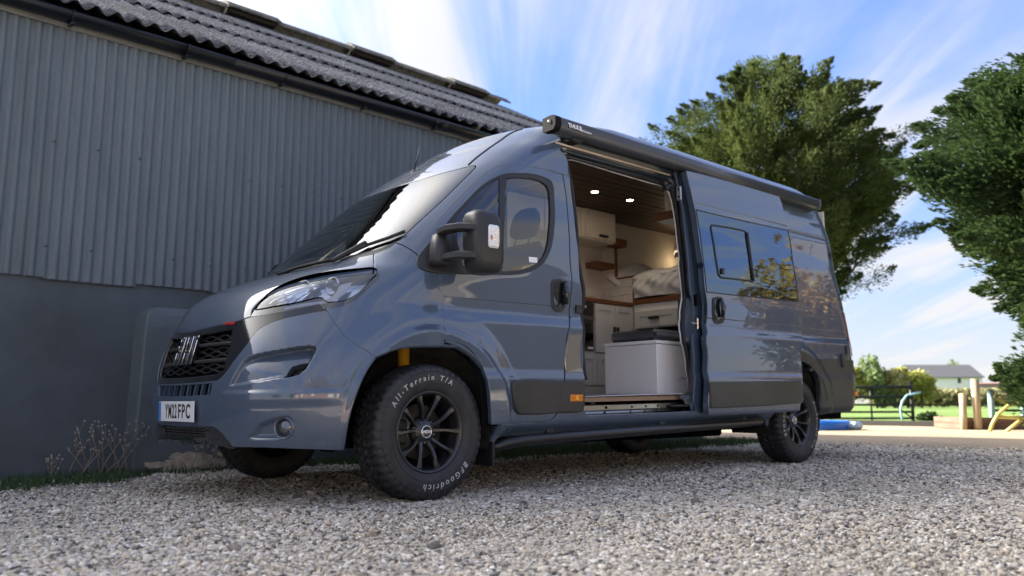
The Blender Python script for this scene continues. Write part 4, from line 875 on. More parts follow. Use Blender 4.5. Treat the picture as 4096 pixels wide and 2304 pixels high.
p = at(1.965, .66, .0); MB().box((p.x-.03, p.y-.03, p.z-.10), (p.x+.04, p.y+.01, p.z+.03), .008).build('door_strap', MOULDM, van)
for pts in ([(1.84, 2.452), (1.95, 2.462), (2.08, 2.470), (2.16, 2.44), (2.19, 2.2), (2.20, 1.9), (2.18, 1.45)], [(1.83, 1.405), (2.0, 1.418), (2.18, 1.43)], [(1.80, 2.56), (2.0, 2.58), (2.2, 2.585)]):
    mb = MB(); patch_tube(mb, smooth_poly(pts, .05, closed=False), -.0035, .0065); mb.build('panel_crease', PAINT, van)
# ------------------------------------------------------------------ sill, side bar, underside
under = MB().box((-.55, -.70, .28), (.42, .70, .40)); under.box((.5, -.80, .30), (3.45, .80, .42)); under.box((4.5, -.80, .36), (5.30, .80, .50)); under.box((3.4, -.5, .34), (4.6, .5, .46))
under.build('underbody', DARKV, van)
MB().tube([(1.2, -.25, .27), (2.6, -.28, .27), (3.6, -.3, .30)], .05, 10).build('exhaust_pipe', DARKV, van)
MB().box((2.55, -.55, .235), (3.55, -.1, .33), .02).build('under_tank', DARKV, van)
MB().tube([(4.035, -.85, .33), (4.035, .85, .33)], .05, 10).build('rear_axle', DARKV, van)
MB().tube([(.46, -.88, .235), (.50, -.96, .262), (.56, -.992, .285), (.72, -1.0, .300), (2.0, -1.0, .334), (3.38, -1.0, .364), (3.47, -.98, .366), (3.50, -.90, .366)], .034, 14).build('side_bar', mat('side_bar_black', (.012, .012, .014), .32, 0, .5, .3, .2), van)
for x in (.95, 2.1, 3.2): MB().box((x-.03, -.99, .33+RAKE*x-.02), (x+.03, -.8, .35+RAKE*x), .004).build('bar_bracket', BLACKP, van)
sheet('sill_skirt', mat('sill_paint', PAINT_C, .4, 0, .3, 1., .02), van, .47, 3.52, [(-.975, .335), (-.95, .315), (-.90, .305), (-.80, .30)], 6)  # same blue grey as the body paint
for sd_ in (1, -1):
    MB().box((.455, -1.005 if sd_ > 0 else .80, .16), (.475, -.80 if sd_ > 0 else 1.005, .50), .004).build('mudflap', RUBBER, van)
# ------------------------------------------------------------------ wheels
R_T, W_T = .372, .245
def tyre_mesh():
    # cross-section from inner bead to outer bead (radius, lateral)
    prof = [(.222, -.105), (.235, -.116), (.262, -.126), (.295, -.128), (.322, -.124), (.340, -.117), (.352, -.109), (.3605, -.099), (.366, -.088)]
    tread = [(.3715-.004*(abs(w)/.085)**3, w) for w in np.linspace(-.080, .080, 33)]
    P = np.array(prof+tread+[(r, -w) for r, w in prof[::-1]]); k = len(P); n = 360
    U = np.arange(n)/n*2*math.pi; R = np.tile(P[:, 0], (n, 1)); Wd = np.tile(P[:, 1], (n, 1)); ph = U[:, None]*np.ones((1, k))
    NB = 46
    def groove(x, w): return np.clip((w-np.abs(x))/(w*.35), 0, 1)
    lat = Wd; a = ph*NB/(2*math.pi)
    zig = lambda f, amp, sh=0: amp*(2/math.pi)*np.arcsin(np.sin(2*math.pi*(a*f+sh)))
    g = np.maximum.reduce([groove(lat-.028-zig(1, .006), .0055), groove(lat+.028-zig(1, .006, .35), .0055), groove(lat-zig(1, .008, .2), .0035)])
    tri = lambda t: np.abs((t % 1.0)-.5)
    for lo, hi, sk, sh in ((.026, .13, 3.2, 0), (-.13, -.026, -3.2, .4), (-.03, .03, 6, .2)):
        m = (lat > lo) & (lat < hi); x = (a+sk*lat*2.2+sh) % 1.0; x = np.minimum(x, 1-x)
        g = np.maximum(g, np.where(m, np.clip((.115-x)/.05, 0, 1), 0))
    sh_m = (np.abs(lat) > .086) & (R > .335)
    x = (a+.5*np.sign(lat)*0.4) % 1.0; x = np.minimum(x, 1-x)
    lug = np.where(sh_m, np.clip((x-.14)/.06, 0, 1), 0)
    depth = np.where(np.abs(lat) <= .0885, .0105, 0)
    R2 = R-g*depth*1.35; Wd2 = Wd+np.sign(Wd)*lug*.0055
    V = np.stack([R2*np.cos(ph), R2*np.sin(ph), Wd2], -1).reshape(-1, 3)
    i, j = np.meshgrid(np.arange(n), np.arange(k-1), indexing='ij'); i2 = (i+1) % n
    F = np.stack([i*k+j, i2*k+j, i2*k+j+1, i*k+j+1], -1).reshape(-1, 4)
    return fast_mesh('tyre', V, F, True)
# wheel frame: local z = outward axis, x/y in the wheel plane
TY = tyre_mesh(); TY.materials.append(TYREM)
# fine ribs on the sidewall are lathed with the rim
I4 = Matrix.Identity(4)
rim = MB().lathe([(.150, -.10), (.185, -.09), (.190, .02), (.196, .075), (.204, .098), (.214, .108), (.2225, .108), (.2235, .103), (.215, .098)], I4, 72)
RIMME = rim.mesh('rim'); fix_normals(RIMME); RIMME.materials.append(RIMM)
def spoke_mesh():
    mb = MB()
    for j in range(10):
        pair = j//2; sgn = -1 if j % 2 == 0 else 1
        a_in = math.radians(72*pair+sgn*9.5); a_out = math.radians(36*j+0+(72*0)) if False else math.radians(72*pair+sgn*18)
        st = [(.052, a_in*1.0, .014, .030, .058), (.095, math.radians(72*pair+sgn*11), .013, .032, .075), (.14, math.radians(72*pair+sgn*14.5), .0125, .030, .088), (.180, math.radians(72*pair+sgn*17.5), .014, .028, .094), (.207, a_out, .019, .022, .098)]
        V = []; F = []
        for r, a, w, th, h in st:
            c = Vector((r*math.cos(a), r*math.sin(a), 0)); t = Vector((-math.sin(a), math.cos(a), 0))
            V += [c+t*w*1.0+Vector((0, 0, h-th)), c+t*w*.95+Vector((0, 0, h-.006)), c+t*w*.45+Vector((0, 0, h)), c-t*w*.45+Vector((0, 0, h)), c-t*w*.95+Vector((0, 0, h-.006)), c-t*w*1.0+Vector((0, 0, h-th))]
        for i in range(len(st)-1):
            for q in range(6): F.append((i*6+q, i*6+(q+1) % 6, (i+1)*6+(q+1) % 6, (i+1)*6+q))
        mb.add(V, F, False)
    me = mb.mesh('spoke'); fix_normals(me); return me
SPKS = []
def one_spoke(j):
    mb = MB(); pair = j//2; sgn = -1 if j % 2 == 0 else 1; b = 72*pair+90
    st = [(.048, b+sgn*13, .015, .030, .052), (.085, b+sgn*13.5, .0125, .032, .070), (.120, b+sgn*15, .0110, .030, .084), (.155, b+sgn*17, .0120, .030, .092), (.182, b+sgn*18.6, .0155, .028, .096), (.209, b+sgn*18.2, .021, .022, .098)]
    V = []; F = []
    for r, a, w, th, h in st:
        a = math.radians(a); c = Vector((r*math.cos(a), r*math.sin(a), 0)); t = Vector((-math.sin(a), math.cos(a), 0))
        V += [c+t*w+Vector((0, 0, h-th)), c+t*w*.95+Vector((0, 0, h-.007)), c+t*w*.5+Vector((0, 0, h)), c-t*w*.5+Vector((0, 0, h)), c-t*w*.95+Vector((0, 0, h-.007)), c-t*w+Vector((0, 0, h-th))]
    for i in range(len(st)-1):
        for q in range(6): F.append((i*6+q, i*6+(q+1) % 6, (i+1)*6+(q+1) % 6, (i+1)*6+q))
    me = mb.add(V, F).mesh('spoke'); fix_normals(me); me.materials.append(RIMM); return me
SPK = [one_spoke(j) for j in range(10)]
hubm = MB().lathe([(.088, .02), (.085, .038), (.070, .052), (.048, .062), (.036, .066), (.001, .066)], I4, 40).mesh('hub'); hubm.materials.append(RIMM)
capm = MB().lathe([(.036, .060), (.036, .070), (.032, .073), (.030, .0715)], I4, 32).mesh('hub_cap'); capm.materials.append(CHROME)
capd = MB().lathe([(.030, .0712), (.015, .0722), (.001, .0725)], I4, 24).mesh('cap_disc'); capd.materials.append(GLOSSB)
capt = text_mesh('lettering', 'MSW', .024, .0004, 0, .9, .0006); capt.transform(Matrix.Translation((0, 0, .0735))); capt.materials.append(LETW)
nutm = MB().lathe([(.012, .035), (.012, .058), (.008, .062), (.001, .062)], I4, 6).mesh('wheel_bolt'); nutm.materials.append(GLOSSB)
discm = MB().lathe([(.150, -.02), (.150, -.004), (.085, -.004), (.085, .02), (.001, .02)], I4, 48).mesh('brake_disc'); discm.materials.append(mat('brake_steel', (.38, .33, .26), .35, .9))
calm = MB().box((-.165, -.07, -.05), (-.085, .07, .02), .015).mesh('brake_caliper'); calm.materials.append(mat('caliper_black', (.02, .02, .02), .5))
drumm = MB().lathe([(.19, -.11), (.16, -.09), (.1, -.06), (.001, -.06)], I4, 32).mesh('back_plate'); drumm.materials.append(DARKV)
def ring_text(body, size, r0, mid_deg, space):
    me = text_mesh('lettering', body, size, .0006, .12, space, .0002)
    def fn(x, y, q):
        r = r0+y; a = math.radians(mid_deg)-x/r0
        # follow the bulge of the sidewall
        zz_ = np.interp(r, [.262, .295, .322, .340], [.1268, .1288, .1250, .1180])
        return (r*math.cos(a), r*math.sin(a), zz_+q+.0004)
    xform(me, fn); fix_normals(me); me.materials.append(LETTER); return me
TX1 = ring_text('All-Terrain T/A', .043, .294, 108, 1.62)
TX2 = ring_text('BFGoodrich', .047, .294, 291, 1.5)
SIDER = []
for r_ in (.266, .329):
    m_ = MB().lathe([(r_-.002, .125), (r_, .1285 if r_ < .3 else .1235), (r_+.002, .125 if r_ < .3 else .121)], I4, 96).mesh('sidewall_rib'); m_.materials.append(RUBBER); SIDER.append(m_)
def make_wheel(x, y, side, spin, steer=0):
    # side=+1: near side (outward = -y)
    Rw = Matrix(((1, 0, 0), (0, 0, -1), (0, 1, 0))) if side > 0 else Matrix(((-1, 0, 0), (0, 0, 1), (0, 1, 0)))
    Mw = Matrix.Translation((x, y, R_T-.004)) @ Matrix.Rotation(steer, 4, 'Z') @ Rw.to_4x4() @ Matrix.Rotation(spin, 4, 'Z')
    def put(nm, me, par=None, Mx=None, spin_=True):
        o = bpy.data.objects.new(nm, me); COL.objects.link(o); o.parent = par; 
        if par is van or par is None: o.matrix_local = Mw if Mx is None else Mw @ Mx
        elif Mx is not None: o.matrix_local = Mx
        return o
    t = put('wheel', TY, van)   # the tyre carries the wheel's own pieces
    for a in (TX1, TX2): put('lettering', a, t)
    for a in SIDER: put('sidewall_rib', a, t)
    put('rim', RIMME, t)
    for a in SPK: put('spoke', a, t)
    put('hub', hubm, t); put('hub_cap', capm, t); put('cap_disc', capd, t); put('lettering', capt, t)
    for q in range(5): put('wheel_bolt', nutm, t, Matrix.Rotation(math.radians(72*q+54), 4, 'Z') @ Matrix.Translation((.060, 0, 0)))
    put('brake_disc', discm, t); put('brake_caliper', calm, t); put('back_plate', drumm, t)
for x_, spn in ((0, math.radians(0)), (4.035, math.radians(-118))):
    make_wheel(x_, -.905, 1, spn); make_wheel(x_, .905, -1, spn+.7)
# ------------------------------------------------------------------ door mirrors
def rounded_loft(mb, secs, n=28, e=3.0, M=None):
    """stack of superellipse sections [(z,cx,cy,rx,ry)]"""
    V = []; F = []
    for z, cx, cy, rx, ry in secs:
        for k in range(n):
            w = 2*math.pi*k/n; c, s = math.cos(w), math.sin(w)
            V.append(Vector((cx+rx*math.copysign(abs(c)**(2/e), c), cy+ry*math.copysign(abs(s)**(2/e), s), z)))
    m = len(secs)
    for i in range(m-1):
        for k in range(n): F.append((i*n+k, i*n+(k+1) % n, (i+1)*n+(k+1) % n, (i+1)*n+k))
    F += [tuple(range(n))[::-1], tuple(range((m-1)*n, m*n))]
    if M is not None: V = [M @ v for v in V]
    return mb.add(V, F, True)
for sd_ in (1, -1):
    S_ = Matrix.Diagonal((1, sd_, 1, 1))
    def fl(mb, nm, m, par):
        me = mb.mesh(nm); me.transform(S_)
        if sd_ < 0: me.flip_normals()
        return link(nm, me, m, par)
    # triangular sail on the door and wing
    mirr = link('door_mirror', panel_mesh('door_mirror', [sv_of_xz(.082, 1.475), sv_of_xz(.02, 1.41), sv_of_xz(-.035, 1.345), sv_of_xz(-.05, 1.305), sv_of_xz(-.03, 1.275), sv_of_xz(.06, 1.262), sv_of_xz(.24, 1.275), sv_of_xz(.30, 1.29), sv_of_xz(.22, 1.38), sv_of_xz(.20, 1.55), sv_of_xz(.17, 1.565)], off=.014, gap=0, depth=.03, rnd=.008, step=.03, side=sd_), MIRRORM, van)
    bs = rounded_loft(MB(), [(1.295, .055, -1.0, .055, .055), (1.32, .055, -1.005, .062, .06), (1.42, .065, -1.0, .060, .055), (1.47, .075, -.99, .052, .045), (1.485, .078, -.99, .03, .03)], e=2.6)
    fl(bs, 'mirror_foot', MIRRORM, mirr)
    # housing: tall rounded box, bulging forward
    hs_ = rounded_loft(MB(), [(1.240, .215, -1.18, .045, .045), (1.246, .22, -1.185, .072, .070), (1.265, .22, -1.19, .088, .088), (1.31, .218, -1.195, .098, .102), (1.42, .214, -1.195, .100, .105), (1.52, .21, -1.19, .097, .102), (1.562, .206, -1.187, .090, .095), (1.586, .202, -1.184, .075, .080), (1.597, .198, -1.18, .05, .055)], e=3.2)
    Rm = Matrix.Translation((.2, -1.185, 0)) @ Matrix.Rotation(math.radians(-6), 4, 'Z') @ Matrix.Translation((-.2, 1.185, 0))
    me = hs_.mesh('mirror_housing'); me.transform(Rm); me.transform(S_); 
    if sd_ < 0: me.flip_normals()
    link('mirror_housing', me, MIRRORM, mirr)
    for zc, dz in ((1.495, -.004), (1.335, .022)):
        arm = MB()
        pth = [(.045, -1.02, zc-.012+dz*0), (.050, -1.08, zc), (.080, -1.15, zc+.003), (.112, -1.20, zc-.002), (.14, -1.235, zc-.008)]
        V = []; F = []
        for i, p in enumerate(pth):
            p = Vector(p); t = (Vector(pth[min(i+1, 4)])-Vector(pth[max(i-1, 0)])).normalized(); b = t.cross(Vector((0, 0, 1))).normalized()
            h, w = (.022, .030)
            V += [p+b*w+Vector((0, 0, h*.6)), p+b*w*.5+Vector((0, 0, h)), p-b*w+Vector((0, 0, h)), p-b*w-Vector((0, 0, h)), p+b*w*.5-Vector((0, 0, h)), p+b*w-Vector((0, 0, h*.6))]
        for i in range(4):
            for q in range(6): F.append((i*6+q, i*6+(q+1) % 6, (i+1)*6+(q+1) % 6, (i+1)*6+q))
        F += [tuple(range(6)), tuple(range(24, 30))[::-1]]
        arm.add(V, F); me = arm.mesh('mirror_arm'); fix_normals(me); me.transform(S_); link('mirror_arm', me, MIRRORM, mirr)
    ft_ = MB(); ft_.tube([(.155, -1.262, 1.47), (.155, -1.27, 1.42), (.155, -1.262, 1.36)], .012, 8)
    ind = MB().box((.165, -1.311, 1.372), (.240, -1.285, 1.502), .010); ind = fl(ind, 'turn_lamp', mat('indicator_lens', (.80, .81, .84), .12, 0, .5, .6), mirr)
    fl(MB().box((.170, -1.3125, 1.415), (.184, -1.3105, 1.440), .001), 'reflector', mat('indicator_orange', (.55, .16, .05), .4), mirr)
    for q in range(7): fl(MB().box((.196, -1.3128, 1.395+q*.0125), (.234, -1.3106, 1.402+q*.0125), .0005), 'lens_rib', CHROME, mirr)
    fl(MB().box((.292, -1.24, 1.29), (.304, -1.12, 1.55), .004), 'mirror_glass', CHROME, mirr)
# ------------------------------------------------------------------ roof fittings
aw = van
prof = [(-.862, 2.335), (-.862, 2.440), (-.925, 2.447), (-.958, 2.446), (-.972, 2.440), (-.979, 2.426), (-.982, 2.392), (-.979, 2.362), (-.970, 2.344), (-.955, 2.334), (-.91, 2.330)]
def awz(x, z): return 2.338+(z-2.33)*.88+.017*(x-1)
def aw_x(x0, x1, sc=1., name='case', m=AWNM):
    c = Vector((0, -.92, 2.385)); V = []; 
    for x in (x0, x1): V += [(x, c.y+(y-c.y)*sc, awz(x, c.z+(z-c.z)*sc)) for y, z in prof]
    k = len(prof); F = [(i, (i+1) % k, k+(i+1) % k, k+i) for i in range(k)]+[tuple(range(k))[::-1], tuple(range(k, 2*k))]
    me = MB().add(V, F).mesh(name); fix_normals(me)
    for p in me.polygons: p.use_smooth = len(p.vertices) == 4
    return link(name, me, m, aw)
aw = aw_x(1.085, 4.72, name='awning'); aw_x(1.025, 1.083, 1.03, 'end_cap', mat('cap_black', (.012, .012, .014), .75, 0, .08)); aw_x(4.722, 4.77, 1.03, 'end_cap', AWNM)
MB().lathe([(.001, .006), (.010, .006), (.018, .004), (.02, -.002)], Matrix.Translation((1.03, -.935, 2.40)) @ Vector((-.5, -.8, -.1)).to_track_quat('Z', 'Y').to_matrix().to_4x4(), 16).build('winch_eye', STEEL, aw)
def aw_text(body, x, size, z, bold=.0, shear=0):
    me = text_mesh('lettering', body, size, .0005, shear, 1, bold)
    # front of the case leans: right = +x, up along the profile
    up = Vector((0, .18, 1)).normalized(); rt = Vector((1, 0, RAKE)).normalized(); nn = rt.cross(up)
    Mx = Matrix((rt, up, nn)).transposed().to_4x4(); Mx.translation = Vector((x, -.9835, awz(x, z)))+nn*.004
    me.transform(Mx); link('lettering', me, LETW, aw)
MB().box((1.15, -.9845, awz(1.25, 2.366)), (1.385, -.978, awz(1.25, 2.398)), .001).build('badge', GLOSSB, aw)
aw_text('THULE', 1.215, .044, 2.386, .0014); aw_text('Omnistor', 1.325, .029, 2.374, .0002)
for x in (1.3, 2.6, 4.0): MB().box((x-.05, -.93, rk(x, 2.30)), (x+.05, -.82, rk(x, 2.345)), .004).build('mounting_bracket', BLACKP, aw)
# scrap of moss/foil edge on the awning top is left plain; aerial and roof vent
an = MB().tube([(.545, 0, 2.075), (.565, 0, 2.13), (.585, 0, 2.18)], [.042, .026, .010], 10); an.build('aerial_base', BLACKP, van)
MB().tube([(.575, 0, 2.16), (.63, 0, 2.365)], [.006, .004], 6).build('aerial', BLACKP, van)
# ------------------------------------------------------------------ cab interior
CABT = mat('cab_trim', (.045, .047, .05), .7); 
MB().box((-.30, -.86, 1.0), (.15, .86, 1.30), .05).build('dashboard', CABT, van)
MB().box((-.1, -.80, .55), (1.25, .80, .60)).build('cab_floor', CABT, van)
def seat(y):
    st = MB().box((.55, y-.24, .70), (1.05, y+.24, .98), .05).build('front_seat', SEATM, van)
    Mb = Matrix.Translation((1.02, y, .95)) @ Matrix.Rotation(math.radians(14), 4, 'Y')
    MB().box((-.06, -.23, 0), (.07, .23, .72), .06, Mb).build('seat_back', SEATM, st)
    rounded_loft(MB(), [(.775, .0, 0, .03, .09), (.785, 0, 0, .048, .118), (.83, 0, 0, .055, .135), (.90, 0, 0, .055, .132), (.955, 0, 0, .050, .112), (.985, 0, 0, .035, .085)], e=2.7, M=Mb).build('headrest', SEATM, st)
    for dy in (-.07, .07): MB().tube([Mb @ Vector((0, dy, .70)), Mb @ Vector((0, dy, .80))], .007, 8).build('headrest_post', STEEL, st)
seat(-.47); seat(.47)
sw = MB(); c0 = Vector((.36, .47, 1.25)); ax = Vector((-.5, 0, .86)).normalized(); u_ = Vector((0, 1, 0)); v_ = ax.cross(u_)
sw.tube([c0+(u_*math.cos(t)+v_*math.sin(t))*.19 for t in np.linspace(0, 2*math.pi, 33)], .014, 8, cap=False); sw.build('steering_wheel', CABT, van)
MB().box((1.30, -.20, .56), (1.33, .86, 2.3)).build('bulkhead', mat('bulkhead_cream', (.62, .60, .56), .7), van)
rbox('cab_headliner', mat('headliner', (.42, .41, .40), .8), van, .95, 1.30, -.70, .70, 2.08, 2.10)
# ------------------------------------------------------------------ living space (fixed joinery is part of the van)
def wbox(nm, m, par, a, b, bev=.003): return MB().box(a, b, bev).build(nm, m, par)
wbox('side_wall', INWALL, van, (1.3, .80, .55), (5.1, .83, 2.45), 0)
wbox('rear_wall', INWALL, van, (5.05, -.85, .55), (5.08, .85, 2.45), 0)
wbox('near_wall', INWALL, van, (2.62, -.875, .60), (5.05, -.85, 2.1), 0)
# curved lining above the opening
sheet('header_lining', WHITEP, van, 1.28, 5.0, [(-.765, 2.235), (-.70, 2.29), (-.64, 2.325), (-.56, 2.345)], 4)
wbox('lining_corner', WHITEP, van, (1.24, -.80, 2.19), (1.33, -.50, 2.36))
ceil = rbox('ceiling', DARKV, van, 1.30, 5.04, -.60, .80, 2.353, 2.36, 0)
yy = np.linspace(-.58, .80, 14)
for i in range(13):
    rbox('plank', WOODC, ceil, 1.30, 5.04, yy[i]+.004, yy[i+1]-.004, 2.338+.001*(i % 3), 2.352, .004)
LAMPW = mat('lit_downlight', (1, 1, 1), .5, emit=(1, .82, .6), estr=14)
for x in (2.56, 3.05):
    f_ = MB().lathe([(.040, .0), (.036, -.006), (.031, -.004), (.030, .004)], Matrix.Translation((x, .03, rk(x, 2.337))), 24).build('downlight', mat('brushed_ring', (.5, .45, .4), .3, .8), van)
    MB().lathe([(.030, -.003), (.001, -.003)], Matrix.Translation((x, .03, rk(x, 2.337))), 20).build('diffuser', LAMPW, f_)
    ld = bpy.data.lights.new('downlight_glow', 'SPOT'); ld.energy = 1.6; ld.color = (1, .80, .56); ld.spot_size = math.radians(120); ld.spot_blend = .6; ld.shadow_soft_size = .03
    lo_ = bpy.data.objects.new('downlight_glow', ld); COL.objects.link(lo_); lo_.location = (x, .03, rk(x, 2.325)); lo_.parent = van
# kitchen along the far side
KY = .40
ktc = wbox('kitchen_unit', GREYCAB, van, (1.75, KY+.012, .60), (3.50, .795, 1.455), 0)
wbox('worktop', WOODR, ktc, (1.70, KY-.02, 1.457), (3.512, .797, 1.495), .004)
wbox('oven', GLOSSB, ktc, (2.40, KY-.008, 1.0), (2.925, KY+.008, 1.45), .003)
wbox('oven_panel', mat('oven_panel', (.03, .03, .03), .3), ktc, (2.40, KY-.014, 1.335), (2.925, KY-.0085, 1.448), .002)
wbox('oven_strip', mat('oven_strip', (.16, .16, .16), .3, .6), ktc, (2.40, KY-.020, 1.285), (2.925, KY-.0085, 1.318), .003)
for x in (2.50, 2.60, 2.70, 2.80): MB().lathe([(.018, 0), (.016, .02), (.001, .022)], Matrix.Translation((x, KY-.014, 1.395)) @ Vector((0, -1, 0)).to_track_quat('Z', 'Y').to_matrix().to_4x4(), 14).build('oven_knob', STEEL if x > 2.65 else GLOSSB, ktc)
wbox('oven_window', mat('oven_window', (.006, .006, .006), .05), ktc, (2.45, KY-.0105, 1.05), (2.88, KY-.0085, 1.25), .001)
wbox('oven_label', LETW, ktc, (2.84, KY-.0125, 1.015), (2.91, KY-.0085, 1.035), 0)
def shaker(nm, x0, x1, z0, z1, y, par, m=GREYCAB, ax='y'):
    """framed cabinet door facing -y (or -x) with a sunk panel"""
    def B(a0, a1, c0, c1, d0, d1): return ((a0, y+d0, c0), (a1, y+d1, c1)) if ax == 'y' else ((y+d0, a0, c0), (y+d1, a1, c1))
    w = .055; mb = MB()
    mb.box(*B(x0, x1, z0, z1, -.012, 0))
    for a in (B(x0, x0+w, z0, z1, -.020, -.0121), B(x1-w, x1, z0, z1, -.020, -.0121), B(x0+w, x1-w, z0, z0+w, -.020, -.0121), B(x0+w, x1-w, z1-w, z1, -.020, -.0121)): mb.box(*a, .002)
    return mb.build(nm, m, par)
d1 = shaker('cabinet_door', 2.945, 3.222, .99, 1.445, KY, ktc); d2 = shaker('cabinet_door', 3.228, 3.50, .99, 1.445, KY, ktc)
for x in (3.195, 3.245): wbox('pull_handle', BLACKP, ktc, (x-.010, KY-.048, 1.05), (x+.010, KY-.021, 1.24), .004)
shaker('lower_door', 2.60, 2.95, .685, .975, KY, ktc); shaker('lower_door', 2.956, 3.50, .685, .975, KY, ktc)
wbox('pull_handle', BLACKP, ktc, (2.615, KY-.045, .83), (2.635, KY-.021, .88), .004)
wbox('kick_board', GREYCAB, ktc, (1.75, KY+.0, .56), (3.50, KY+.010, .68), 0)
# upper cupboard
upc = wbox('wall_cupboard', CREAM, van, (1.9, .512, 2.09), (3.392, .795, 2.385), 0)
shaker('cupboard_door', 2.40, 2.935, 2.095, 2.38, .51, upc, CREAM); shaker('cupboard_door', 2.941, 3.388, 2.105, 2.385, .51, upc, CREAM)
wbox('pull_handle', BLACKP, upc, (3.13, .462, 2.128), (3.25, .489, 2.15), .004)
# stepped partition between kitchen and bed, tiled below
PX = 3.53
prt = wbox('partition', CREAM, van, (PX, .40, 1.50), (PX+.018, .80, 1.757), 0); wbox('panel', CREAM, prt, (PX, .625, 1.757), (PX+.018, .80, 2.36), 0)
wbox('edge_trim', WOODR, prt, (PX-.012, .383, 1.50), (PX+.022, .400, 1.775)); wbox('edge_trim', WOODR, prt, (PX-.012, .40, 1.757), (PX+.022, .61, 1.775)); wbox('edge_trim', WOODR, prt, (PX-.012, .608, 1.757), (PX+.022, .626, 2.10))
wbox('end_block', WOODR, prt, (PX-.14, .48, 2.075), (PX+.02, .615, 2.15), .004)
sh = wbox('shelf', WOODR, prt, (PX-.26, .632, 1.868), (PX-.0005, .798, 1.925), .004)
tr_ = 0
for r_ in range(3):
    z0 = 1.505+r_*.083; 
    for c_ in range(4):
        y1 = .798-c_*.15+(.075 if r_ % 2 else 0); y0 = y1-.146
        y0_, y1_ = max(y0, .405), min(y1, .797)
        if y1_-y0_ > .02: wbox('tile', TILE, prt, (PX-.010, y0_, z0), (PX-.0005, y1_, z0+.080), .003)
for c_ in range(9):
    x0 = 2.1+c_*.155; wbox('tile', TILE, van, (x0, .785, 1.505), (x0+.151, .7995, 1.585), .003); wbox('tile', TILE, van, (x0-.075, .785, 1.588), (x0+.076, .7995, 1.668), .003)
# bed base facing forward
bed = wbox('bed_base', WHITEP, van, (PX, -.86, .56), (PX+.018, .398, 1.478), 0)
wbox('edge_trim', WOODR, bed, (PX-.022, -.86, 1.479), (PX+.02, .382, 1.528), .004)
dr = shaker('drawer_front', -.128, .372, 1.248, 1.405, PX-.0005, bed, GREYCAB, 'x'); wbox('pull_handle', BLACKP, bed, (PX-.055, .075, 1.32), (PX-.021, .19, 1.345), .004)
wbox('drawer_gap', DARKV, bed, (PX-.004, -.55, 1.16), (PX-.0005, .36, 1.238), 0)
wbox('mattress_deck', WHITEP, bed, (PX+.02, -.86, 1.44), (5.03, .79, 1.479), 0)
# overhead locker on the near side
olk = wbox('overhead_locker', WOODR, van, (2.80, -.84, 2.072), (2.83, -.425, 2.138), .003); wbox('shelf_base', WHITEP, olk, (2.8305, -.84, 2.074), (4.9, -.425, 2.09), 0)
wbox('locker_face', CREAM, olk, (2.86, -.84, 2.1385), (2.88, -.505, 2.37), .002); MB().lathe([(.006, .0), (.005, .012), (.001, .013)], Matrix.Translation((2.86, -.515, 2.155)) @ Vector((-1, 0, 0)).to_track_quat('Z', 'Y').to_matrix().to_4x4(), 10).build('knob', CHROME, olk)
# seat locker by the door
BX0, BX1, BY0, BY1 = 2.372, 2.86, -.748, -.205
box_ = wbox('seat_locker', WHITEP, van, (BX0+.006, BY0+.006, .585), (BX1, BY1-.006, .978), .003); wbox('lid', WHITEP, box_, (BX0, BY0, .981), (BX1, BY1, 1.008), .004)
for z in (.722,):
    lt = MB().lathe([(.012, .0), (.011, .006), (.001, .007)], Matrix.Translation((2.66, BY0+.004, z)) @ Vector((0, -1, 0)).to_track_quat('Z', 'Y').to_matrix().to_4x4(), 12); lt.tube([(2.66, BY0-.006, z+.004), (2.69, BY0-.012, z-.006), (2.72, BY0-.012, z+.0), (2.74, BY0-.01, z+.008)], .004, 6); lt.build('hook_catch', CHROME, box_)
# black tap hose arching over the worktop
MB().tube([(2.42, .46, 1.80), (2.50, .45, 1.84), (2.60, .44, 1.835), (2.665, .43, 1.79), (2.70, .42, 1.74), (2.76, .41, 1.62), (2.80, .40, 1.50)], [.016]*4+[.020, .009, .009], 10).build('kitchen_tap', BLACKP, ktc)
# reading lamp, lit
rl = MB().lathe([(.034, -.04), (.036, .02), (.030, .045)], Matrix.Translation((4.80, .745, 2.19)) @ Vector((-.35, -.8, -.25)).to_track_quat('Z', 'Y').to_matrix().to_4x4(), 18).build('reading_lamp', BLACKP, van)
MB().lathe([(.028, .040), (.001, .040)], Matrix.Translation((4.80, .745, 2.19)) @ Vector((-.35, -.8, -.25)).to_track_quat('Z', 'Y').to_matrix().to_4x4(), 16).build('bulb', LAMPW, rl)
MB().tube([(4.80, .76, 2.19), (4.80, .80, 2.17)], .014, 8).build('wall_bracket', BLACKP, rl)
pl_ = bpy.data.lights.new('lamp_glow', 'POINT'); pl_.energy = .28; pl_.color = (1, .72, .40); pl_.shadow_soft_size = .03
po = bpy.data.objects.new('lamp_glow', pl_); COL.objects.link(po); po.location = (4.72, .66, 2.10); po.parent = van
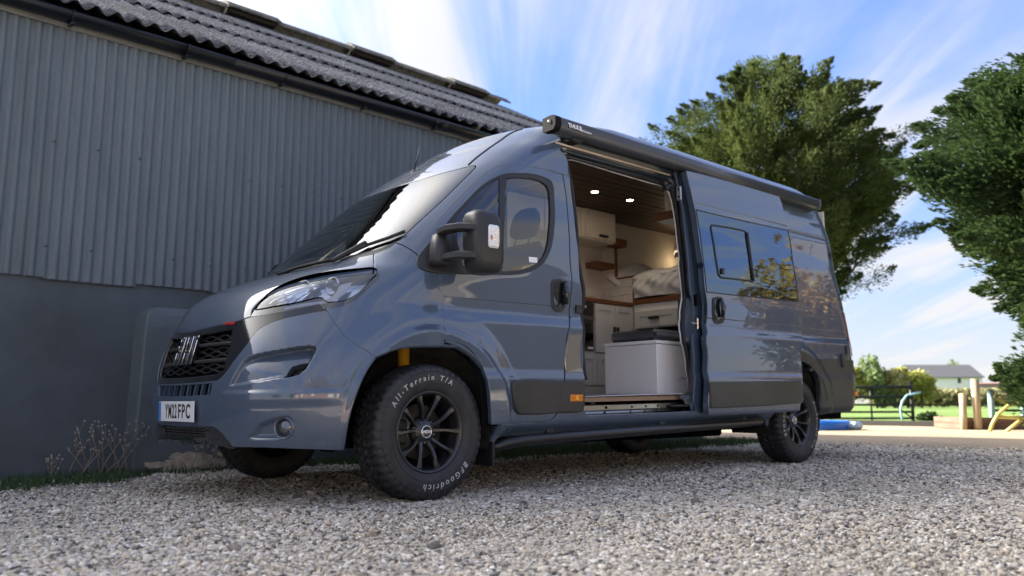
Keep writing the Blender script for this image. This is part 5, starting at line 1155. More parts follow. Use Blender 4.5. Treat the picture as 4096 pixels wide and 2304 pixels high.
# ------------------------------------------------------------------ loose things inside
def cushion(nm, a, b, m, label, cat, bev=.025):
    me = MB().box(a, b, bev).mesh(nm)
    for p in me.polygons: p.use_smooth = True
    return tag(link(nm, me, m), label, cat)
cushion('seat_cushion', (BX0+.018, BY0+.03, 1.009), (BX1, BY1-.05, 1.102), FABRIC, 'flat charcoal seat cushion lying on the white locker by the open side door', 'cushion')
cushion('back_cushion', (2.87, -.84, 1.0), (2.97, -.585, 1.40), FABRIC, 'upright charcoal back cushion standing behind the white locker', 'cushion')
def cloth(nm, fn, nu, nv, m, label, cat):
    U, Vv = np.meshgrid(np.linspace(0, 1, nu), np.linspace(0, 1, nv), indexing='ij'); P = np.stack(fn(U, Vv), -1).reshape(-1, 3)
    i, j = np.meshgrid(np.arange(nu-1), np.arange(nv-1), indexing='ij'); F = np.stack([i*nv+j, (i+1)*nv+j, (i+1)*nv+j+1, i*nv+j+1], -1).reshape(-1, 4)
    return tag(link(nm, fast_mesh(nm, P, F), m), label, cat)
def wr(a, b, s=1.0):
    return (.010*np.sin(a*31+3*np.sin(b*7))*np.sin(b*9+1.3*np.sin(a*13))+.008*np.sin(a*17+b*23)+.005*np.sin(a*61-b*19+2*np.sin(b*11)))*s
def duvet(u, v):
    # v: 0 bottom of the front drop -> front roll -> top -> back;  u across the bed from the far side to the near side
    y = .365-1.16*u
    t = v*4
    x = np.where(t < 1, 3.50+.012*np.sin(u*40+t*3)*t, 3.50+np.clip(t-1, 0, .35)**2*.25+np.clip(t-1.1, 0, 9)*.52)
    z = np.where(t < 1, 1.545+.20*t, 1.545+.20+.075*sm((t-1)/.35)+.03*np.sin(u*5+t*1.4)*sm(t-1))
    x = x-.028*np.sin(np.clip(t, 0, 1.3)/1.3*math.pi)
    w_ = wr(u*1.1, v*1.6, .9)
    z = z+.05*sm((u-.15)/.5)*sm(t-.6)+w_*sm(t-.5)-.03*(1-sm((u)/.05))*sm(t-.8)
    x = x+w_*(1-sm(t-.8))*.9
    return x, y, z
cloth('duvet', duvet, 110, 90, LINEN, 'rumpled white duvet hanging over the front edge of the raised bed', 'duvet')
def pillow_mesh(nm, c, sx, sy, sz, rot, label):
    U, Vv = np.meshgrid(np.linspace(-1, 1, 41), np.linspace(-1, 1, 41), indexing='ij')
    b = (np.clip(1-np.abs(U)**2.6, 0, 1)*np.clip(1-np.abs(Vv)**2.6, 0, 1))**.45
    top = np.stack([U*sx*(1-.06*Vv**2), Vv*sy*(1-.06*U**2), b*sz+wr(U*.9, Vv*.9, .9)*b], -1).reshape(-1, 3); bot = top*[1, 1, -1]
    n = 41; i, j = np.meshgrid(np.arange(n-1), np.arange(n-1), indexing='ij'); F = np.stack([i*n+j, (i+1)*n+j, (i+1)*n+j+1, i*n+j+1], -1).reshape(-1, 4)
    V = np.concatenate([top, bot]); F = np.concatenate([F, F[:, ::-1]+n*n])
    V = np.array([tuple(Matrix.Translation(c) @ rot @ Vector(v)) for v in V]); return tag(link(nm, fast_mesh(nm, V, F), LINEN), label, 'pillow')
pillow_mesh('pillow', (3.80, .56, 1.78), .30, .21, .085, (Matrix.Rotation(math.radians(-20), 4, 'Y') @ Matrix.Rotation(math.radians(38), 4, 'X')), 'plump white pillow propped beside the cream partition on the bed')
pillow_mesh('pillow', (4.45, .48, 1.86), .36, .27, .075, Matrix.Rotation(math.radians(12), 4, 'X'), 'flatter crumpled white pillow at the back of the bed under the lit reading lamp')
cloth('bed_sheet', lambda u, v: (3.552+1.45*v, .79-.42*u, 1.60+.03*np.sin(v*7)+.02*wr(u, v, 1.)+0*u), 30, 40, LINEN, 'white fitted sheet on the mattress under the pillows', 'sheet')
sb_ = empty('soap_bottle', (2.72, .50, 1.4955), 'small soap bottle with a black pump on the wooden worktop above the oven', 'soap bottle')
MB().lathe([(.001, 1.4955), (.03, 1.4955), (.031, 1.55), (.022, 1.572), (.012, 1.578)], Matrix.Translation((2.72, .50, 0)), 18).build('bottle', mat('soap_white', (.6, .57, .5), .3), sb_)
MB().lathe([(.012, 1.575), (.013, 1.595), (.006, 1.6), (.006, 1.625), (.014, 1.627), (.001, 1.636)], Matrix.Translation((2.72, .50, 0)), 14).build('pump', BLACKP, sb_)
# ------------------------------------------------------------------ ground
def speck_mat(name, cols, scale, bump_s=.6, bump_d=.01, rough=.85, big=None):
    m = bpy.data.materials.new(name); m.use_nodes = True; nt = m.node_tree; b = nt.nodes['Principled BSDF']; b.inputs['Roughness'].default_value = rough; b.inputs['Specular IOR Level'].default_value = .25
    tcn = nt.nodes.new('ShaderNodeTexCoord'); vo = nt.nodes.new('ShaderNodeTexVoronoi'); vo.inputs['Scale'].default_value = scale; nt.links.new(tcn.outputs['Object'], vo.inputs['Vector'])
    sp = nt.nodes.new('ShaderNodeSeparateColor'); nt.links.new(vo.outputs['Color'], sp.inputs[0])
    rp = nt.nodes.new('ShaderNodeValToRGB'); e = rp.color_ramp.elements; 
    while len(e) < len(cols): e.new(.5)
    for i, (p, c) in enumerate(cols): e[i].position = p; e[i].color = (*c, 1)
    nt.links.new(sp.outputs[0], rp.inputs[0]); col = rp.outputs[0]
    if big:
        nz = nt.nodes.new('ShaderNodeTexNoise'); nz.inputs['Scale'].default_value = big[0]; nz.inputs['Detail'].default_value = 5; nt.links.new(tcn.outputs['Object'], nz.inputs['Vector'])
        mr = nt.nodes.new('ShaderNodeMapRange'); mr.inputs[1].default_value = .35; mr.inputs[2].default_value = .65; mr.inputs[3].default_value = big[1]; mr.inputs[4].default_value = big[2]; nt.links.new(nz.outputs['Fac'], mr.inputs[0])
        mx = nt.nodes.new('ShaderNodeVectorMath'); mx.operation = 'SCALE'; nt.links.new(col, mx.inputs[0]); nt.links.new(mr.outputs[0], mx.inputs[3]); col = mx.outputs[0]
    nt.links.new(col, b.inputs['Base Color'])
    bp_ = nt.nodes.new('ShaderNodeBump'); bp_.inputs['Strength'].default_value = bump_s; bp_.inputs['Distance'].default_value = bump_d; bp_.invert = True
    nt.links.new(vo.outputs['Distance'], bp_.inputs['Height']); nt.links.new(bp_.outputs[0], b.inputs['Normal'])
    MATS[name] = m; return m
GRAVC = [(0, (.14, .125, .105)), (.3, (.28, .245, .19)), (.6, (.42, .375, .30)), (.85, (.55, .50, .41)), (1, (.64, .60, .52))]
GRM = speck_mat('gravel_ground', GRAVC, 62, .8, .012, big=(1.2, .80, 1.1))
def sheet_xy(name, pts, z, m, kind='structure'):
    return tag(link(name, fast_mesh(name, [(x, y, z) for x, y in pts], [tuple(range(len(pts)))], False), m), kind=kind)
sheet_xy('ground', [(-900, -900), (900, -900), (900, 900), (-900, 900)], -.012, mat('distant_ground', (.085, .10, .05), .9, noise=(.05, .8, 1.2)))
sheet_xy('gravel_yard', [(-60, -60), (7.75, -60), (7.6, -1.8), (7.45, .6), (7.3, 14), (-60, 14)], -.006, GRM)
sheet_xy('tarmac', [(7.75, -60), (15.2, -60), (15.5, 1.0), (16.1, 2.2), (16.2, 30), (7.3, 30), (7.3, 14), (7.45, .6), (7.6, -1.8)], -.004, speck_mat('tarmac_surface', [(0, (.25, .195, .135)), (.5, (.33, .26, .18)), (1, (.40, .32, .23))], 90, .3, .004, big=(.6, .85, 1.15)))
sheet_xy('grass_field', [(15.6, -120), (400, -120), (400, 240), (16.4, 240), (16.4, 2.3), (15.7, 1.0)], .02, mat('field_grass', (.115, .20, .035), .9, noise=(.35, .75, 1.25, 8), col2=(.13, .20, .04), bump=(25, .6, .05)))
tag(link('kerb_edging', MB().box((16.05, 1.6, -.05), (16.25, 12, .11), .01).mesh('kerb_edging'), mat('dark_sleeper', (.03, .026, .022), .8)), kind='structure')
# pebbles: instanced stones on scattered points, thinning with distance
def in_poly(px, py, poly): return poly_dist(px, py, poly)[1]
cxy = np.array(CAM_P[:2]); pts = []; 
def scatter(r0, r1, dens, smin, smax, a0=-28, a1=108):
    area = .5*(r1*r1-r0*r0)*math.radians(a1-a0); n = int(area*dens)
    r = np.sqrt(RNG.random(n)*(r1*r1-r0*r0)+r0*r0); a = np.radians(a0+(a1-a0)*RNG.random(n))
    x = cxy[0]+r*np.sin(a); y = cxy[1]+r*np.cos(a); s = smin+(smax-smin)*RNG.random(n)**2.2
    pts.append(np.stack([x, y, s], 1))
scatter(.7, 3.2, 9000, .0036, .0106); scatter(3.2, 5.2, 7000, .0040, .0110); scatter(5.2, 8.2, 2900, .0050, .0128); scatter(8.2, 12.5, 750, .0065, .015)
scatter(2.6, 9.0, 4, .016, .026)
PB = np.concatenate(pts); _f = .5+.5*np.sin(PB[:, 0]*1.9+1.3*np.sin(PB[:, 1]*1.4))*np.sin(PB[:, 1]*2.3+.9*np.sin(PB[:, 0]*1.1)); PB[:, 2] *= .82+.36*_f; PB = PB[RNG.random(len(PB)) < .62+.38*_f]; k = (PB[:, 0] < 7.55-.12*PB[:, 1]*0+.25*RNG.standard_normal(len(PB))) & (PB[:, 1] < 1.95) & (RNG.random(len(PB)) < np.where((PB[:, 1] > 1.0) & (PB[:, 0] < 7), .35, 1))
PB = PB[k]; nP = len(PB)
me = bpy.data.meshes.new('pebbles'); me.vertices.add(nP)
zz_ = PB[:, 2]*(.15+.5*RNG.random(nP))-.006+.004*np.sin(PB[:, 0]*2.1)*np.sin(PB[:, 1]*1.7)
me.vertices.foreach_set('co', np.stack([PB[:, 0], PB[:, 1], zz_], 1).astype(np.float32).ravel())
def attr(nm, typ, arr, key): a = me.attributes.new(nm, typ, 'POINT'); a.data.foreach_set(key, np.asarray(arr).ravel())
rot = np.stack([RNG.normal(0, .35, nP), RNG.normal(0, .35, nP), RNG.random(nP)*6.28], 1).astype(np.float32)
asp = np.stack([1+.45*RNG.random(nP), .75+.35*RNG.random(nP), .45+.4*RNG.random(nP)], 1)
attr('rot', 'FLOAT_VECTOR', rot, 'vector'); attr('scl', 'FLOAT_VECTOR', (asp*PB[:, 2:3]).astype(np.float32), 'vector')
attr('which', 'INT', RNG.integers(0, 4, nP).astype(np.int32), 'value'); attr('tint', 'FLOAT', RNG.random(nP).astype(np.float32), 'value')
PEBM = bpy.data.materials.new('pebble'); PEBM.use_nodes = True; nt = PEBM.node_tree; b = nt.nodes['Principled BSDF']; b.inputs['Roughness'].default_value = .7; b.inputs['Specular IOR Level'].default_value = .35
an_ = nt.nodes.new('ShaderNodeAttribute'); an_.attribute_type = 'INSTANCER'; an_.attribute_name = 'tint'
rp = nt.nodes.new('ShaderNodeValToRGB'); e = rp.color_ramp.elements
cl = [(0, (.09, .085, .08)), (.12, (.20, .18, .155)), (.22, (.45, .375, .27)), (.36, (.62, .55, .445)), (.52, (.39, .37, .335)), (.66, (.69, .62, .51)), (.80, (.55, .45, .33)), (.9, (.80, .74, .63)), (1, (.86, .82, .73))]
while len(e) < len(cl): e.new(.5)
for i, (p, c) in enumerate(cl): e[i].position = p; e[i].color = (*c, 1)
nt.links.new(an_.outputs['Fac'], rp.inputs[0])
tcn = nt.nodes.new('ShaderNodeTexCoord'); nz = nt.nodes.new('ShaderNodeTexNoise'); nz.inputs['Scale'].default_value = 2.2; nz.inputs['Detail'].default_value = 6; nt.links.new(tcn.outputs['Object'], nz.inputs['Vector'])
mr = nt.nodes.new('ShaderNodeMapRange'); mr.inputs[1].default_value = .3; mr.inputs[2].default_value = .7; mr.inputs[3].default_value = .78; mr.inputs[4].default_value = 1.12; nt.links.new(nz.outputs['Fac'], mr.inputs[0])
vm = nt.nodes.new('ShaderNodeVectorMath'); vm.operation = 'SCALE'; nt.links.new(rp.outputs[0], vm.inputs[0]); nt.links.new(mr.outputs[0], vm.inputs[3]); nt.links.new(vm.outputs[0], b.inputs['Base Color'])
peb = link('pebbles', me, PEBM); tag(peb, kind='stuff'); peb['label'] = 'loose mixed beige and grey pebbles covering the yard'
ng = bpy.data.node_groups.new('scatter_pebbles', 'GeometryNodeTree'); ng.interface.new_socket('Geometry', in_out='INPUT', socket_type='NodeSocketGeometry'); ng.interface.new_socket('Geometry', in_out='OUTPUT', socket_type='NodeSocketGeometry')
G = lambda t: ng.nodes.new(t); L = ng.links.new
gi_, go_ = G('NodeGroupInput'), G('NodeGroupOutput'); gin = G('GeometryNodeGeometryToInstance')
for q in range(4):
    ico = G('GeometryNodeMeshIcoSphere'); ico.inputs['Subdivisions'].default_value = 2; ico.inputs['Radius'].default_value = 1
    nz = G('ShaderNodeTexNoise'); nz.inputs['Scale'].default_value = .9; nz.inputs['Detail'].default_value = 1.5
    ps = G('GeometryNodeInputPosition'); va = G('ShaderNodeVectorMath'); va.operation = 'ADD'; va.inputs[1].default_value = (q*5.3, q*2.1, 1); L(ps.outputs[0], va.inputs[0]); L(va.outputs[0], nz.inputs['Vector'])
    vs_ = G('ShaderNodeVectorMath'); vs_.operation = 'SUBTRACT'; vs_.inputs[1].default_value = (.5, .5, .5); L(nz.outputs['Color'], vs_.inputs[0])
    vc = G('ShaderNodeVectorMath'); vc.operation = 'SCALE'; vc.inputs[3].default_value = 1.3; L(vs_.outputs[0], vc.inputs[0])
    sp_ = G('GeometryNodeSetPosition'); L(ico.outputs[0], sp_.inputs['Geometry']); L(vc.outputs[0], sp_.inputs['Offset'])
    ss = G('GeometryNodeSetShadeSmooth'); L(sp_.outputs[0], ss.inputs[0]); sm_ = G('GeometryNodeSetMaterial'); sm_.inputs['Material'].default_value = PEBM; L(ss.outputs[0], sm_.inputs[0]); L(sm_.outputs[0], gin.inputs[0])
iop = G('GeometryNodeInstanceOnPoints'); L(gi_.outputs[0], iop.inputs['Points']); L(gin.outputs[0], iop.inputs['Instance']); iop.inputs['Pick Instance'].default_value = True
def named(nm, typ, sock):
    a = G('GeometryNodeInputNamedAttribute'); a.data_type = typ; a.inputs[0].default_value = nm; L(a.outputs[0], sock)
named('which', 'INT', iop.inputs['Instance Index']); named('scl', 'FLOAT_VECTOR', iop.inputs['Scale'])
er = G('FunctionNodeEulerToRotation'); named('rot', 'FLOAT_VECTOR', er.inputs[0]); L(er.outputs[0], iop.inputs['Rotation'])
L(iop.outputs[0], go_.inputs[0]); md = peb.modifiers.new('scatter', 'NODES'); md.node_group = ng
# ------------------------------------------------------------------ barn
CLAD = mat('cladding_paint', (.132, .160, .180), .42, 0, .4, noise=(2.2, .86, 1.1, 6, (6, 1, .7)))
_nt = CLAD.node_tree; _b = _nt.nodes['Principled BSDF']; _src = _b.inputs['Base Color'].links[0].from_socket
_oi = _nt.nodes.new('ShaderNodeObjectInfo'); _mr = _nt.nodes.new('ShaderNodeMapRange'); _mr.inputs[3].default_value = .90; _mr.inputs[4].default_value = 1.08; _nt.links.new(_oi.outputs['Random'], _mr.inputs[0])
_sc = _nt.nodes.new('ShaderNodeVectorMath'); _sc.operation = 'SCALE'; _nt.links.new(_src, _sc.inputs[0]); _nt.links.new(_mr.outputs[0], _sc.inputs[3]); _nt.links.new(_sc.outputs[0], _b.inputs['Base Color'])
PLINTH = mat('painted_render', (.074, .091, .102), .62, noise=(1.6, .70, 1.25, 9), bump=(35, .35, .006))
ROOFM = bpy.data.materials.new('weathered_fibre_cement'); ROOFM.use_nodes = True; nt = ROOFM.node_tree; b = nt.nodes['Principled BSDF']; b.inputs['Roughness'].default_value = .9
tcn = nt.nodes.new('ShaderNodeTexCoord'); n1 = nt.nodes.new('ShaderNodeTexNoise'); n1.inputs['Scale'].default_value = 34; n1.inputs['Detail'].default_value = 9; n1.inputs['Roughness'].default_value = .72
n2 = nt.nodes.new('ShaderNodeTexNoise'); n2.inputs['Scale'].default_value = 1.1; n2.inputs['Detail'].default_value = 4
for n_ in (n1, n2): nt.links.new(tcn.outputs['Object'], n_.inputs['Vector'])
rp = nt.nodes.new('ShaderNodeValToRGB'); e = rp.color_ramp.elements; cl = [(.40, (.025, .026, .028)), (.48, (.085, .086, .09)), (.56, (.18, .182, .188)), (.66, (.40, .405, .41))]
while len(e) < 4: e.new(.5)
for i, (p, c) in enumerate(cl): e[i].position = p; e[i].color = (*c, 1)
ad = nt.nodes.new('ShaderNodeMath'); ad.operation = 'MULTIPLY_ADD'; ad.inputs[1].default_value = .25; nt.links.new(n2.outputs['Fac'], ad.inputs[0]); sb_2 = nt.nodes.new('ShaderNodeMath'); sb_2.operation = 'SUBTRACT'; nt.links.new(n1.outputs['Fac'], sb_2.inputs[0]); sb_2.inputs[1].default_value = .125; nt.links.new(sb_2.outputs[0], ad.inputs[2]); nt.links.new(ad.outputs[0], rp.inputs[0]); nt.links.new(rp.outputs[0], b.inputs['Base Color'])
bp_ = nt.nodes.new('ShaderNodeBump'); bp_.inputs['Strength'].default_value = .9; bp_.inputs['Distance'].default_value = .012; nt.links.new(n1.outputs['Fac'], bp_.inputs['Height']); nt.links.new(bp_.outputs[0], b.inputs['Normal'])
GUTM = mat('gutter_black', (.010, .012, .017), .28, 0, .5)
WX0, WX1, WY = -8.0, 7.0, 2.0
barn = empty('barn', (0, WY, 0), 'long grey barn clad in upright corrugated sheets under a weathered ribbed roof', 'barn')
def bl(nm, me, m, par=barn): return link(nm, me, m, par)
# rendered lower wall, uneven
nx_, nz_ = 150, 16
Xg, Zg = np.meshgrid(np.linspace(WX0, WX1, nx_), np.linspace(-.05, 1.55, nz_), indexing='ij')
Yg = WY+.006*np.sin(Xg*1.3+Zg*2)+.004*np.sin(Xg*5.1)*np.sin(Zg*4.3)
i, j = np.meshgrid(np.arange(nx_-1), np.arange(nz_-1), indexing='ij'); F = np.stack([i*nz_+j, (i+1)*nz_+j, (i+1)*nz_+j+1, i*nz_+j+1], -1).reshape(-1, 4)
plw = bl('plinth_wall', fast_mesh('plinth_wall', np.stack([Xg, Yg, Zg], -1).reshape(-1, 3), F), PLINTH)
# buttress with chamfered top
bx0, bx1, bd, bh = -.60, .22, .155, 1.27
V = [(bx0-.02, WY, 0), (bx0-.02, WY-bd, 0), (bx0+.005, WY-bd, bh-.14), (bx0+.07, WY-bd+.03, bh-.03), (bx0+.12, WY-bd+.05, bh), (bx0, WY, bh-.02)]
MBt = MB(); prof_b = [(-.03, 0), (.012, .0)]
mb = MB(); 
sec = [(0.0, -.03, .03), (.4, -.02, .02), (bh-.16, .0, 0.0), (bh-.06, .02, -.02), (bh-.015, .055, -.05), (bh, .10, -.09)]
V = []; F = []
for z, dl_, dr_ in sec: 
    yb = WY-bd+(.0 if z < bh-.1 else .045*(z-bh+.1)/.1)
    V += [(bx0+dl_-.03, WY+.01, z), (bx0+dl_, yb+.012, z), (bx0+dl_+.014, yb, z), (bx1+dr_-.014, yb, z), (bx1+dr_, yb+.012, z), (bx1+dr_+.03, WY+.01, z)]
for i in range(len(sec)-1):
    for q in range(5): F.append((i*6+q, i*6+q+1, (i+1)*6+q+1, (i+1)*6+q))
F.append(tuple(range((len(sec)-1)*6, len(sec)*6)))
me = mb.add(V, F).mesh('buttress'); fix_normals(me); but = bl('buttress', me, mat('worn_render', (.105, .125, .136), .62, noise=(2.2, .72, 1.3, 9), bump=(30, .4, .006)))
# flaked patches at the foot where bare render shows
FLK = mat('bare_render', (.42, .38, .31), .9, noise=(20, .6, 1.2))
for k_ in range(9):
    cx0 = -.50+.62*RNG.random(); cz0 = .03+.10*RNG.random()**2; nn_ = 11; rr = .05+.07*RNG.random()
    P = [(cx0+rr*1.5*math.cos(w)*(.6+.6*RNG.random()), WY-bd-.0035-.0008*k_, cz0+rr*.45*math.sin(w)*(.6+.6*RNG.random())) for w in np.linspace(0, 6.28, nn_, endpoint=False)]
    bl('flaked_patch', MB().add([(x, y, max(.0, z)) for x, y, z in P], [tuple(range(nn_))]).mesh('flaked_patch'), FLK)
# corrugated cladding, one part per sheet
PIT, AMP = .0762, .0105
def corr_mesh(name, w, z0, z1, pitch, amp, seg=10, rows=2, wob=0.):
    n = int(round(w/pitch*seg))+1; X = np.linspace(0, w, n); ph = 2*np.pi*X/pitch; Y = -amp*np.tanh(2.2*np.cos(ph))/np.tanh(2.2)
    Zs = np.linspace(z0, z1, rows); V = np.stack([np.tile(X, (rows, 1)), np.tile(Y, (rows, 1)), np.tile(Zs[:, None], (1, n))], -1)
    V[..., 0] += wob*np.sin(Zs[:, None]*2.1+X[None]*9)
    i, j = np.meshgrid(np.arange(rows-1), np.arange(n-1), indexing='ij'); F = np.stack([i*n+j, i*n+j+1, (i+1)*n+j+1, (i+1)*n+j], -1).reshape(-1, 4)
    return V.reshape(-1, 3), F
SW = PIT*8
xs_ = WX0; ci = 0
BOLT = MB().lathe([(.0001, .013), (.006, .012), (.008, .008), (.008, .003), (.014, .002), (.015, 0)], Matrix.Rotation(math.radians(90), 4, 'X'), 10).mesh('bolt'); BOLT.materials.append(CLAD)
while xs_ < WX1-.01:
    V, F = corr_mesh('s', SW+PIT*.5, 1.45-.012*(ci % 3), 3.385, PIT, AMP, 10, 6, .0025)
    V = V+[xs_, WY-.018-.0025*(ci % 2), 0]; V[:, 1] += .0025*np.sin(V[:, 2]*3+ci*1.7)
    bl('cladding_sheet', fast_mesh('cladding_sheet', V, F), CLAD)
    if -3 < xs_ < 3.2:
        for z in (1.675, 2.46):
            for k_ in (0, 4):
                if RNG.random() < .82:
                    o = bl('bolt', BOLT, CLAD); o.location = Vector((xs_+PIT*k_, WY-.018-AMP-.0035, z+.008*RNG.standard_normal()))-barn.location
    xs_ += SW; ci += 1
# fascia board, gutter, brackets
bl('fascia_board', MB().box((WX0, WY-.045, 3.355), (WX1, WY-.0305, 3.50), .003).mesh('fascia_board'), mat('fascia_paint', (.20, .205, .20), .5, noise=(3, .85, 1.1)))
GY, GZ, GR = 1.897, 3.452, .074
def gutter(x0, x1, r, z=GZ, t=.004):
    V = []; F = []; aa = np.linspace(math.pi, 2*math.pi, 15)
    prof = [(r*math.cos(a), r*math.sin(a)) for a in aa]+[((r-t)*math.cos(a), (r-t)*math.sin(a)) for a in aa[::-1]]
    k_ = len(prof); V = [(x, GY+a, z+c) for x in (x0, x1) for a, c in prof]
    F = [(i, (i+1) % k_, k_+(i+1) % k_, k_+i) for i in range(k_)]+[tuple(range(k_)), tuple(range(2*k_-1, k_-1, -1))]
    return MB().add(V, F, True).mesh('g')
gx = WX0
while gx < WX1: me = gutter(gx+.002, min(gx+4, WX1)-.002, GR); me.name = 'gutter'; fix_normals(me); bl('gutter', me, GUTM); gx += 4
me = gutter(2.15, 2.31, GR+.004); me.name = 'gutter_union'; fix_normals(me); bl('gutter_union', me, GUTM)
BR = MB(); P = [(0, GY+(GR+.003)*math.cos(a), GZ+(GR+.003)*math.sin(a)) for a in np.linspace(math.pi*.98, 2.02*math.pi, 14)]
BR.tube(P, .006, 6); BR.box((-.014, GY-.035, GZ-GR-.016), (.014, WY-.046, GZ-GR-.004), .002)
BRM = BR.mesh('gutter_bracket'); BRM.materials.append(GUTM)
for x in np.arange(-7.3, 6.9, .86): o = bl('gutter_bracket', BRM, None); o.location = Vector((x+.02, 0, 0))-barn.location
# roof: overlapping big-wave sheets, three courses
RX0, RX1 = -8.0, 7.12; EY, EZ = 1.835, 3.492; RY, RZ = 6.4, 6.16; SL = math.hypot(RY-EY, RZ-EZ); ux = np.array([0, (RY-EY)/SL, (RZ-EZ)/SL]); un = np.array([0, -ux[2], ux[1]])
BP, BA = .1465, .0225
def roof_sheet(x0, w, d0, d1, lift):
    seg = 12; n = int(round(w/BP*seg))+1; X = np.linspace(0, w, n); rows = 7; T = np.linspace(d0, d1, rows)
    h = BA*np.cos(2*np.pi*(x0+X-RX0)/BP); th = .007
    V = []
    for side in (0, 1):
        for t in T: 
            f = (t-d0)/(d1-d0); P = np.array([0, EY, EZ])+ux*t; lf = lift*(1-f)
            jig = .0025*np.sin(X*37+t*5)
            V.append(np.stack([x0+X, np.full(n, P[1])+un[1]*(h+lf+jig-side*th), np.full(n, P[2])+un[2]*(h+lf+jig-side*th)], -1))
    V = np.concatenate(V); F = []
    i, j = np.meshgrid(np.arange(rows-1), np.arange(n-1), indexing='ij'); A = np.stack([i*n+j, i*n+j+1, (i+1)*n+j+1, (i+1)*n+j], -1).reshape(-1, 4)
    o = rows*n; B = A[:, ::-1]+o; j = np.arange(n-1); E = np.stack([j+o, j+1+o, j+1, j], -1)
    i = np.arange(rows-1); E2 = np.concatenate([np.stack([i*n, (i+1)*n, (i+1)*n+o, i*n+o], -1), np.stack([i*n+n-1+o, (i+1)*n+n-1+o, (i+1)*n+n-1, i*n+n-1], -1)])
    return fast_mesh('roof_sheet', V, np.concatenate([A, B, E, E2]))
wS = BP*7; x = RX0; c_ = 0
while x < RX1-.3:
    for r_, (d0, d1) in enumerate(((0, 1.92), (1.77, 3.62), (3.47, SL))):
        bl('roof_sheet', roof_sheet(x, min(wS+BP*.55, RX1-x), d0+.015*RNG.standard_normal(), d1, .030+.004*(c_ % 2)), ROOFM)
    x += wS; c_ += 1
bl('far_roof_slope', MB().add([(RX0, RY, RZ-.03), (RX1, RY, RZ-.03), (RX1, 2*RY-EY, EZ), (RX0, 2*RY-EY, EZ)], [(0, 1, 2, 3)]).mesh('far_roof_slope'), ROOFM)
RIDM = mat('ridge_lichen', (.13, .12, .10), .9, noise=(13, .35, 1.5, 9), bump=(45, .8, .012))
xq = -7.98; kq = 0
while xq < RX1:
    Lq = 1.30 if kq % 2 == 0 else .78; up = .0 if kq % 2 == 0 else .045
    x1_ = min(xq+Lq+(.04 if kq % 2 else -.01), RX1+.02); V = []; hw = .27
    for xx in (xq, x1_):
        for dy, dz in ((-hw, -.155-.02*0), (-.13, -.045), (-.05, .0), (.05, .0), (.13, -.045), (hw, -.155), (hw, -.185), (0, -.03), (-hw, -.185)): V.append((xx, RY+dy, RZ+.165+up+dz-(.03 if up and abs(dy) == hw else 0)*0))
    k_ = 9; F = [(i, (i+1) % k_, k_+(i+1) % k_, k_+i) for i in range(k_)]+[tuple(range(k_)), tuple(range(2*k_-1, k_-1, -1))]
    me = MB().add(V, F).mesh('ridge_tile'); fix_normals(me); bl('ridge_tile', me, RIDM)
    if up: bl('ridge_gap_shade', MB().box((xq+.05, RY-.20, RZ-.02), (x1_-.05, RY+.20, RZ+.10)).mesh('ridge_gap_shade'), mat('dark_gap', (.03, .024, .02), .9))  # dark box put in for the shade under the raised tile
    xq += Lq; kq += 1
GY1 = 2*RY-EY
bl('gable_wall', MB().add([(WX1, WY, 0), (WX1, GY1-.2, 0), (WX1, GY1-.2, EZ), (WX1, RY, RZ-.05), (WX1, WY, EZ-.02)], [(0, 1, 2, 3, 4)]).mesh('gable_wall'), CLAD)
bl('gable_wall', MB().add([(WX0, WY, 0), (WX0, GY1-.2, 0), (WX0, GY1-.2, EZ), (WX0, RY, RZ-.05), (WX0, WY, EZ-.02)], [(4, 3, 2, 1, 0)]).mesh('gable_wall'), CLAD)
bl('rear_wall', MB().add([(WX0, GY1-.2, 0), (WX1, GY1-.2, 0), (WX1, GY1-.2, EZ), (WX0, GY1-.2, EZ)], [(0, 1, 2, 3)]).mesh('rear_wall'), CLAD)
bl('barge_board', MB().add([(RX1, EY, EZ-.02), (RX1, RY, RZ-.02), (RX1, RY, RZ-.16), (RX1, EY, EZ-.16), (RX1-.03, EY, EZ-.02), (RX1-.03, RY, RZ-.02), (RX1-.03, RY, RZ-.16), (RX1-.03, EY, EZ-.16)], [(0, 1, 2, 3), (7, 6, 5, 4), (3, 2, 6, 7), (0, 3, 7, 4)]).mesh('barge_board'), MATS['fascia_paint'])
# ------------------------------------------------------------------ grass strip, weeds
def blades(name, pts, hmin, hmax, m, label, lean=.5, w=.004):
    n = len(pts); a = RNG.random(n)*6.28; h = hmin+(hmax-hmin)*RNG.random(n)**1.5; l = lean*h*RNG.random(n); b_ = RNG.random(n)*6.28
    dx, dy = np.cos(a)*w, np.sin(a)*w; lx, ly = np.cos(b_)*l, np.sin(b_)*l; x, y = pts[:, 0], pts[:, 1]; z = np.full(n, -.004)
    V = np.stack([np.stack([x-dx, y-dy, z], 1), np.stack([x+dx, y+dy, z], 1), np.stack([x+dx*.7+lx*.4, y+dy*.7+ly*.4, h*.6], 1), np.stack([x-dx*.7+lx*.4, y-dy*.7+ly*.4, h*.6], 1), np.stack([x+lx, y+ly, h], 1)], 1).reshape(-1, 3)
    o = np.arange(n)[:, None]*5; F = np.concatenate([o+[0, 1, 2], o+[0, 2, 3], o+[3, 2, 4]])
    ob = link(name, fast_mesh(name, V, F), m); tag(ob, kind='stuff'); ob['label'] = label; return ob
GRASSM = mat('short_grass', (.040, .075, .022), .7, noise=(6, .6, 1.5))
n = 15000; gx_ = WX0+6+RNG.random(n)*9.5; edge = np.interp(gx_, [-3, -1.4, -1.0, -.6, 0, 1.2, 3, 7], [1.18, 1.22, 1.28, 1.62, 1.72, 1.55, 1.2, 1.0])+.06*np.sin(gx_*9)+.05*np.sin(gx_*23)
